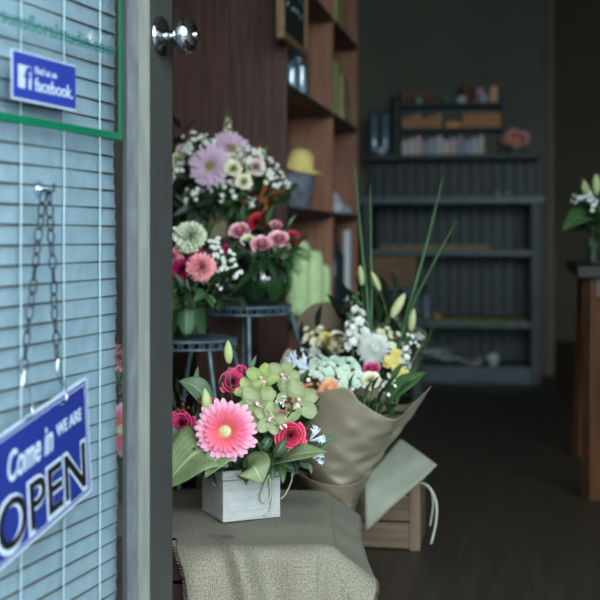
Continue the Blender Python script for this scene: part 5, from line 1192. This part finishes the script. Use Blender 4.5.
# ---- rear bouquet in kraft paper: lilies, stock, chrysanthemum
K2 = [[P(330, 350, 3.02), P(360, 372, 2.96), P(396, 380, 3.0), P(417, 352, 3.06), P(426, 333, 3.14), P(404, 322, 3.3), P(392, 316, 3.34), P(365, 330, 3.36), P(336, 330, 3.3), P(322, 338, 3.2)],
      [P(336, 380, 3.04), P(360, 390, 3.0), P(388, 392, 3.02), P(402, 380, 3.08), P(408, 372, 3.13), P(398, 366, 3.22), P(385, 364, 3.26), P(362, 366, 3.26), P(342, 368, 3.22), P(333, 372, 3.14)],
      [P(350, 430, 3.08), P(362, 434, 3.06), P(374, 434, 3.07), P(382, 430, 3.10), P(385, 428, 3.13), P(380, 426, 3.17), P(374, 425, 3.19), P(362, 425, 3.19), P(352, 426, 3.17), P(348, 428, 3.13)],
      [P(355, 470, 3.08), P(364, 472, 3.07), P(372, 472, 3.08), P(378, 470, 3.10), P(380, 468, 3.12), P(376, 467, 3.15), P(370, 466, 3.16), P(362, 466, 3.16), P(356, 467, 3.15), P(353, 468, 3.12)]]
q = ring_loft(K2, True, 12, 0.002, 11); k2 = thing('kraft_wrap', 'rear brown kraft paper wrap around the white stock and lily bouquet', 'paper wrap', (P(366, 470, 3.12).x, 3.12, 0.2)); obj('paper', q, m_kraft, k2, world=True, smooth=True, solid=0.0008)
def b6(dx, dy): return Vector((P(366, 450, 3.12).x + dx, 3.12 + dy, 0.24))
flower('white_chrysanthemum', 'large white chrysanthemum in the rear bouquet', P(375, 348, 3.05), towards(0.05, 0.4), b6(0, 0), 1.35)
flower('white_stock', 'white stock spike leaning left at the top of the rear bouquet', P(360, 338, 3.12), (-0.12, -0.25, 1), b6(0, 0), 1.45)
flower('white_stock', 'short white stock spike at the left of the white chrysanthemum', P(352, 345, 3.06), (-0.1, -0.5, 1), b6(0, 0), 1.1)
flower('white_stock', 'white stock spike right of the white chrysanthemum', P(403, 368, 3.08), (0.1, -0.3, 1), b6(0.01, 0), 1.0)
flower('yellow_freesia', 'yellow freesia right of the white chrysanthemum', P(396, 362, 3.0), towards(0.2, 0.4), b6(0.01, 0), 1.1)
flower('yellow_freesia', 'lower yellow freesia next to the mid green leaf', P(399, 376, 2.98), towards(0.2, 0.2), b6(0.01, 0), 0.9)
flower('cream_filler', 'cream blossom sprig above the yellow freesia', P(388, 338, 3.1), towards(0.2, 0.7), b6(0.01, 0), 1.0)
flower('white_filler', 'white blossom sprig at the right rim of the rear bouquet', P(414, 338, 3.1), towards(0.5, 0.6), b6(0.02, 0), 0.8)
for px, py, sc_, lean, lab in ((391, 318, 0.95, (0.55, -0.1, 1), 'plump cream lily bud leaning right in the rear bouquet'), (411, 332, 0.8, (0.12, -0.1, 1), 'upright cream lily bud at the right of the rear bouquet'), (380, 291, 0.72, (-0.45, 0, 1), 'green lily bud leaning left above the rear bouquet'), (362, 286, 0.7, (-0.1, 0, 1), 'slim green lily bud left above the rear bouquet')):
    flower('cream_lily_bud', lab, P(px, py, 3.12), lean, b6(0.0, 0.02), sc_, roll=0)
def grassblade(label, base, pts, w_):
    r = thing('grass_blade', label, 'grass', tuple(base)); p = crom([base] + pts, 6); q = MB(); n = len(p)
    q.tube(p, [w_ * (1 - 0.75 * (i / (n - 1)) ** 2) for i in range(n)], 6); obj('blade', q, m_blade, r, world=True, smooth=True)
grassblade('tall straight grass blade rising left above the rear bouquet', b6(-0.005, 0.03), [P(368, 320, 3.15), P(362, 250, 3.16), P(355, 168, 3.16)], 0.0055)
grassblade('second tall grass blade just right of the leftmost one', b6(0.0, 0.03), [P(371, 320, 3.17), P(371, 250, 3.18), P(370, 185, 3.2)], 0.0045)
grassblade('long grass blade leaning right against the dark hutch', b6(0.005, 0.03), [P(402, 330, 3.15), P(425, 250, 3.15), P(443, 177, 3.15)], 0.0055)
grassblade('shorter grass blade leaning furthest right', b6(0.01, 0.03), [P(405, 325, 3.14), P(430, 270, 3.12), P(457, 220, 3.1)], 0.0045)
grassblade('thin dark blade pointing right out of the rear wrap', b6(0.015, 0.02), [P(418, 360, 3.12), P(428, 340, 3.1), P(434, 322, 3.08)], 0.0025)
for (px, py, Y, i_, ls) in ((355, 312, 3.2, 4, 1.5), (372, 308, 3.2, 0, 1.6), (385, 300, 3.24, 4, 1.6), (400, 312, 3.2, 4, 1.5), (345, 300, 3.24, 4, 1.5), (395, 290, 3.28, 0, 1.3), (362, 298, 3.26, 4, 1.6), (378, 322, 3.16, 0, 1.6), (392, 338, 3.14, 4, 1.4), (340, 320, 3.2, 4, 1.4), (408, 350, 3.12, 0, 1.3), (352, 330, 3.2, 0, 1.4), (375, 290, 3.3, 4, 1.5), (366, 315, 3.25, 4, 1.6)):
    sprig('dark leaf sprig in the rear lily bouquet', P(px, py, Y), b6((px - 366) / 1500, 0), i_, 'leaf sprigs in the rear bouquet', 7, ls)
# ---- small cream and yellow bouquet between stands and rear bouquet
K3 = [[P(300, 345, 3.22), P(322, 358, 3.18), P(346, 348, 3.2), P(352, 330, 3.26), P(340, 306, 3.38), P(318, 303, 3.42), P(300, 316, 3.36), P(294, 332, 3.28)],
      [P(310, 372, 3.24), P(322, 378, 3.22), P(336, 372, 3.23), P(340, 362, 3.27), P(334, 350, 3.34), P(320, 348, 3.36), P(309, 354, 3.33), P(306, 362, 3.28)],
      [P(316, 430, 3.26), P(322, 432, 3.25), P(329, 430, 3.25), P(331, 428, 3.27), P(328, 426, 3.30), P(321, 425, 3.31), P(316, 427, 3.30), P(314, 428, 3.28)]]
q = ring_loft(K3, True, 12, 0.002, 13); k3 = thing('kraft_wrap', 'small brown kraft wrap behind the stand leg with cream and yellow roses', 'paper wrap', (P(322, 430, 3.27).x, 3.27, 0.27)); obj('paper', q, m_kraftd, k3, world=True, smooth=True, solid=0.0008)
def b7(dx, dy): return Vector((P(322, 410, 3.27).x + dx, 3.27 + dy, 0.33))
for k, px, py, sc_, lab in (('cream_rose', 337, 338, 0.9, 'cream rose at the right of the small kraft bunch'), ('yellow_rose', 326, 340, 0.95, 'yellow rose in the middle of the small kraft bunch'), ('cream_rose', 335, 350, 0.9, 'lower cream rose in the small kraft bunch'), ('cream_filler', 314, 335, 0.9, 'cream blossom sprig at the left of the small kraft bunch'), ('white_filler', 320, 350, 1.2, 'white blossom sprig at the front of the small kraft bunch'), ('white_filler', 312, 347, 0.9, 'white blossom sprig behind the stand leg')):
    flower(k, lab, P(px, py, 3.18), towards(0, 0.5), b7(0, 0), sc_)
for (px, py, Y, i_, ls) in ((312, 358, 3.2, 0, 1.3), (325, 358, 3.17, 4, 1.3), (338, 358, 3.2, 0, 1.2), (305, 345, 3.24, 4, 1.3), (318, 330, 3.28, 4, 1.3), (342, 330, 3.26, 0, 1.2)):
    sprig('leaf sprig in the small kraft bunch of cream roses', P(px, py, Y), b7(0, 0), i_, 'leaf sprigs in the small kraft bunch', 6, ls)
# buckets that carry the two rear bouquets
def bucket(label, c, r, h):
    t = thing('flower_bucket', label, 'bucket', (c[0], c[1], 0)); q = MB(); q.lathe([(r * 0.78, 0), (r, h), (r + 0.004, h), (r + 0.004, h + 0.004), (r - 0.003, h + 0.004), (r * 0.76, 0.006), (0.001, 0.006)], 28); obj('bucket_body', q, mat('dark bucket', (44, 50, 52), 0.5), t, smooth=False)
bucket('dark bucket under the small kraft bunch', (b7(0, 0).x, 3.28), 0.055, 0.33)

# ---- wooden crate with the grey paper and its strings
cc = thing('wooden_crate', 'small slatted grey brown wooden crate standing on the floor under the kraft bouquet', 'crate', (P(392, 550, 3.10).x, 3.10, 0), YAW)
cx0, cx1, cy1, chh = -0.155, 0.068, 0.20, 0.205
for i in range(3):
    z0 = 0.004 + i * 0.068
    for a, b in (((cx0, 0.0, z0), (cx1 - 0.024, 0.012, z0 + 0.063)), ((cx0, cy1 - 0.012, z0), (cx1, cy1, z0 + 0.063)), ((cx0, 0.012, z0), (cx0 + 0.012, cy1 - 0.012, z0 + 0.063)), ((cx1 - 0.012, 0.012, z0), (cx1, cy1 - 0.012, z0 + 0.063))):
        q = MB(); q.box2(a, b); obj('slat', q, m_crate, cc, bevel=0.001)
q = MB(); q.box2((cx1 - 0.024, -0.004, 0), (cx1 + 0.002, 0.014, chh + 0.003)); obj('corner_post', q, m_cratep, cc, bevel=0.001)
q = MB(); q.box2((cx0, -0.004, 0), (cx0 + 0.024, -0.0005, chh + 0.003)); obj('corner_post', q, m_cratep, cc, bevel=0.001)
q = MB(); q.box2((cx0 + 0.012, 0.012, 0.002), (cx1 - 0.012, cy1 - 0.012, 0.010)); obj('bottom', q, m_crate, cc)
lp = thing('linen_paper', 'grey green linen paper bag laid diagonally over the corner of the wooden crate', 'paper bag', tuple(P(400, 480, 2.93)))
A, B_, C_, D_ = P(400, 438, 2.98), P(437, 465, 2.90), P(366, 531, 2.86), P(364, 480, 2.90)
rows = []
for i in range(18):
    u = i / 17; row = []
    for j in range(14):
        v = j / 13; p = (A.lerp(B_, v)).lerp(D_.lerp(C_, v), u); bul = 0.010 * math.sin(PI * v) + 0.0015 * math.sin(v * 13 + u * 5); row.append(p + Vector((0, -bul, 0.002 * math.sin(u * 9 + v * 3))))
    rows.append(row)
q = MB(); q.grid(rows, 18, 14); obj('front_face', q, m_linen, lp, world=True, smooth=True, solid=0.002)
rows = []
for i in range(18):
    u = i / 17; row = []
    for j in range(6):
        v = j / 5; p = B_.lerp(C_, u * 0.62); w_ = 0.030 * (1 - 0.8 * u); row.append(p + Vector((-0.25 * w_ * v, 0.05 * v, -w_ * v * 0.8 + 0.008 * math.sin(PI * v))))
    rows.append(row)
q = MB(); q.grid(rows, 18, 6); obj('gusset', q, mat('linen gusset', (128, 126, 110), 0.7, rgb2=(112, 110, 96), scale=20), lp, world=True, smooth=True, solid=0.0015)
q = MB(); q.tube(crom([P(421, 483, 2.90), P(429, 487, 2.88), P(436, 502, 2.87), P(436, 522, 2.87), P(431, 544, 2.87)], 6), 0.0030, 6); obj('ribbon_tail', q, m_string, lp, world=True, smooth=True, label='pale ribbon tail hanging down')
q = MB(); q.tube(crom([P(424, 484, 2.91), P(431, 491, 2.90), P(433, 505, 2.90), P(430, 526, 2.91)], 6), 0.0024, 6); obj('ribbon_tail', q, m_string, lp, world=True, smooth=True)

# ================================================================== things on the bookcase shelves
def onshelf(b, a, z): return R(b, a, z + 0.0005)
gb_ = thing('pleated_bundle', 'pale green pleated crepe paper bundle standing on the bookcase shelf behind the green bowl', 'paper bundle', tuple(onshelf(-0.045, 0.47, 0.50)))
m_crepe = mat('pale green crepe', (190, 216, 156), 0.8, rgb2=(206, 228, 176), scale=40, trans=0.15)
for k, (dx, dy, r_, h_) in enumerate(((0.0, 0.0, 0.042, 0.262), (0.052, 0.03, 0.036, 0.225), (-0.046, 0.03, 0.036, 0.205), (0.088, 0.065, 0.026, 0.175))):
    q = MB(); q.lathe([(r_ * 0.8, 0), (r_, h_ * 0.1), (r_ * 1.03, h_ * 0.45), (r_ * 0.96, h_ * 0.9), (r_ * 0.7, h_ * 0.985), (r_ * 0.2, h_)], 48, 0, T3(dx, dy, 0), lambda a, z: 1 + 0.05 * math.cos(14 * a) + 0.03 * math.sin(z * 210)); obj('roll', q, m_crepe, gb_, smooth=True)
def shelfthing(name, label, cat, b, a, z, builder, group=None):
    t = thing(name, label, cat, tuple(onshelf(b, a, z)), YAW, group); builder(t); return t
def _basket(t):
    q = MB(); q.lathe([(0.055, 0), (0.075, 0.1), (0.08, 0.13), (0.076, 0.13), (0.052, 0.006), (0.001, 0.006)], 40, 0, None, lambda a, z: 1 + 0.03 * math.cos(20 * a)); obj('pleated_side', q, mat('slate grey paper', (84, 88, 102), 0.6, rgb2=(120, 126, 140), scale=30), t, smooth=True)
    q = MB(); q.tube([(0.078 * math.cos(a), 0, 0.12 + 0.09 * math.sin(a)) for a in [PI * i / 16 for i in range(17)]], 0.004, 6); obj('handle', q, m_hutch, t, smooth=True)
shelfthing('grey_basket', 'slate grey pleated basket on the bookcase shelf under the yellow hat', 'basket', -0.085, 0.60, 0.87, _basket)
m_hat = mat('straw yellow felt', (214, 190, 112), 0.8, rgb2=(226, 204, 134), scale=30)
q = MB(); q.lathe([(0.085, -0.004), (0.086, 0.0), (0.055, 0.004), (0.050, 0.02), (0.044, 0.05), (0.022, 0.066), (0.0005, 0.068)], 30)
ht = thing('straw_hat', 'straw yellow round crowned hat resting on the grey basket', 'hat', tuple(onshelf(-0.065, 0.60, 0.87) + Vector((0, 0, 0.155)))); obj('hat_body', q, m_hat, ht, smooth=True, M=Matrix.Rotation(0.25, 4, 'Y') @ Matrix.Rotation(0.2, 4, 'X'))
def _plastic(t):
    q = MB(); rows = []
    for i in range(14):
        row = []
        for j in range(20):
            a = 2 * PI * j / 20; k = i / 13; rr = 0.07 * math.cos(k * PI / 2) ** 0.6 * (1 + 0.2 * math.sin(3 * a + k * 6) + 0.1 * math.sin(7 * a)) + 0.001; row.append(Vector((rr * math.cos(a), rr * 1.3 * math.sin(a), 0.085 * k * (1 + 0.15 * math.sin(4 * a)))))
        rows.append(row)
    q.grid(rows, 14, 20, closev=True); obj('bag', q, mat('white plastic', (180, 184, 198), 0.3), t, smooth=False)
shelfthing('plastic_bag', 'crumpled white plastic bag in the second bay of the bookcase', 'bag', -0.075, 1.42, 0.87, _plastic)
def _bottle(r, h, m):
    def f(t): q = MB(); q.lathe([(r * 0.95, 0), (r, 0.005), (r, h * 0.62), (r * 0.4, h * 0.78), (r * 0.36, h), (r * 0.3, h), (0.0005, h * 0.99)], 20); obj('bottle_body', q, m, t, smooth=True)
    return f
m_bd = mat('dark bottle', (40, 46, 56), 0.2); 
shelfthing('dark_bottle', 'tall dark wrapped bottle in the second bay below the white bag', 'bottle', -0.055, 1.34, 0.50, _bottle(0.05, 0.31, m_bd))
shelfthing('white_roll', 'tall white paper roll right of the dark bottle', 'roll', -0.02, 1.53, 0.50, lambda t: obj('roll', (lambda q: (q.lathe([(0.018, 0), (0.018, 0.30), (0.006, 0.30), (0.006, 0.29)], 16), q)[1])(MB()), m_white, t))
shelfthing('mauve_bottle', 'short mauve bottle on the lowest visible shelf of the second bay', 'bottle', -0.05, 1.34, 0.06, _bottle(0.045, 0.24, mat('mauve', (130, 110, 130), 0.4)))
for k, (b, a, h_, lab) in enumerate(((-0.045, 0.33, 0.17, 'pale blue glass vase on the shelf under the blackboard, nearest the corner'), (-0.035, 0.46, 0.21, 'taller pale blue glass vase under the blackboard, just right of the corner one'), (-0.09, 0.64, 0.19, 'pale blue glass vase under the blackboard, furthest back of the three'))):
    t = thing('blue_glass_vase', lab, 'vase', tuple(onshelf(b, a, 1.26)), 0)
    q = MB(); q.lathe([(0.028, 0), (0.034, 0.02), (0.030, h_ * 0.6), (0.020, h_ * 0.85), (0.028, h_), (0.025, h_), (0.017, h_ * 0.85), (0.026, h_ * 0.6), (0.03, 0.02), (0.001, 0.01)], 20); obj('glass', q, m_bvase, t, smooth=True)
    q = MB(); q.lathe([(0.02, 0.012), (0.022, 0.02), (0.020, h_ * 0.5), (0.0005, h_ * 0.52)], 14); obj('white_sand', q, m_pot[2], t, smooth=True)
shelfthing('green_book', 'green book standing at the front of the second bay under the upper shelf', 'book', -0.045, 1.18, 1.26, lambda t: obj('cover', (lambda q: (q.box2((-0.04, -0.02, 0), (0.04, 0.02, 0.22)), q)[1])(MB()), mat('leaf green cover', (104, 130, 70), 0.6), t))
for k in range(4):
    shelfthing('beige_box', 'beige carton stacked beside the green book', 'box', -0.045 - 0.004 * (k % 2), 1.43, 1.26 + k * 0.0475, lambda t: obj('carton', (lambda q: (q.box2((-0.04, -0.1, 0), (0.04, 0.1, 0.046)), q)[1])(MB()), mat('beige carton', (160, 138, 108), 0.7), t), 'beige cartons stacked in the second bay')
for k in range(5):
    hgt = (0.24, 0.26, 0.23, 0.25, 0.22)[k]; mc = ((150, 160, 96), (170, 172, 110), (96, 116, 70), (140, 90, 60), (176, 168, 120))[k]
    shelfthing('upper_book', ('yellow green', 'pale yellow', 'dark green', 'rust', 'straw')[k] + ' book spine on the high shelf of the second bay', 'book', -0.05, 1.12 + 0.045 * k, 1.63, lambda t: obj('cover', (lambda q: (q.box2((-0.045, -0.018, 0), (0.045, 0.018, hgt)), q)[1])(MB()), mat('cover %d' % k, mc, 0.6), t, bevel=0.002))

# ---- flower pot at the right end of the hutch ledge
cF = P(515, 152, 6.8); cF.z = 1.2205
t = thing('small_pot', 'small dark pot of peach and pink blooms at the right end of the hutch ledge', 'pot', tuple(cF)); q = MB(); q.lathe([(0.026, 0), (0.036, 0.05), (0.033, 0.05), (0.022, 0.006), (0.001, 0.006)], 20); obj('pot_body', q, mat('teal dark pot', (60, 84, 88), 0.4), t)
for k, (dx, dz, kd, sc_, lab) in enumerate(((-0.05, 0.085, 'peach_chrysanthemum', 1.4, 'peach bloom on the left of the small dark pot'), (0.0, 0.10, 'pink_carnation', 1.5, 'pink bloom in the middle of the small dark pot'), (0.045, 0.085, 'pink_rose', 1.6, 'pink bloom on the right of the small dark pot'), (0.0, 0.055, 'peach_chrysanthemum', 1.4, 'peach bloom at the front of the small dark pot'))):
    flower(kd, lab, cF + Vector((dx, -0.03 if k == 3 else 0, dz)), towards(dx * 5, 0.05), cF + Vector((0, 0, 0.02)), sc_)
# ---- flowers on the right hand table
vR = Vector((P(598, 262, 3.74).x, 3.80, 0.6905))
cyl('table_vase', 'clear glass vase of lilies on the red brown table', vR, 0.030, 0.10, m_vase, 0.002)
def b8(dx, dy): return vR + Vector((dx, dy, 0.03))
for k, lab, px, py, f_ in (('lily_bud', 'yellow green lily bud at the top of the table vase', 590, 188, (-0.5, -0.2, 1)), ('lily_bud', 'upright green lily bud on the table vase by the photo edge', 597, 186, (-0.1, -0.2, 1))):
    flower(k, lab, P(px, py + 10, 3.72), f_, b8(0, 0), 1.3, roll=0)
flower('white_filler', 'white blossom sprig in the table vase', P(593, 203, 3.66), towards(-0.1, 0.4), b8(0, 0), 1.1)
flower('white_filler', 'small white blossoms at the far left of the table vase', P(577, 198, 3.7), towards(-0.6, 0.4), b8(0, 0), 0.6)
bigleaf('broad_leaf', 'pale green broad leaf spreading left from the table vase', b8(0, 0) + Vector((0, 0, 0.05)), P(590, 205, 3.66), P(562, 231, 3.64), 0.085, m_lf[1], (0, -0.6, 0.8), 0.2)
bigleaf('broad_leaf', 'smaller mid green leaf above the broad one in the table vase', b8(0, 0) + Vector((0, 0, 0.05)), P(592, 205, 3.7), P(572, 216, 3.68), 0.05, m_lf[1], (0, -0.6, 0.8), 0.2)
for (px, py, i_) in ((580, 202, 0), (586, 212, 0), (596, 216, 4), (600, 200, 0), (583, 192, 4), (598, 225, 1)):
    sprig('leaf sprig in the table vase of lilies', P(px, py, 3.72), b8(0, 0), i_, 'leaf sprigs in the table vase', 6, 1.3)

# ================================================================== pink flowers seen through the door glass
vD = Vector((P(108, 500, 2.45).x, 2.44, CZ + 0.006))
cyl('glass_vase', 'glass vase on the burlap behind the door pane', vD, 0.045, 0.10, m_vase, 0.003, True, [0, 1])
def b9(dx, dy): return vD + Vector((dx, dy, 0.03))
flower('gerbera', 'pink gerbera glimpsed through the door glass beside the stile', P(121, 430, 2.40), towards(0.15, 0.2), b9(0, 0), 1.05)
flower('pink_carnation', 'pink carnation glimpsed through the door glass above the gerbera', P(119, 357, 2.46), towards(0.1, 0.4), b9(0, 0), 1.0)
for (px, py, i_) in ((118, 385, 1), (120, 400, 3), (112, 395, 1), (122, 450, 0), (116, 460, 4), (116, 372, 0), (124, 380, 3)):
    sprig('leaf sprig glimpsed through the door glass', P(px, py, 2.46), b9(0, 0), i_, 'leaf sprigs behind the door glass', 6, 1.3)
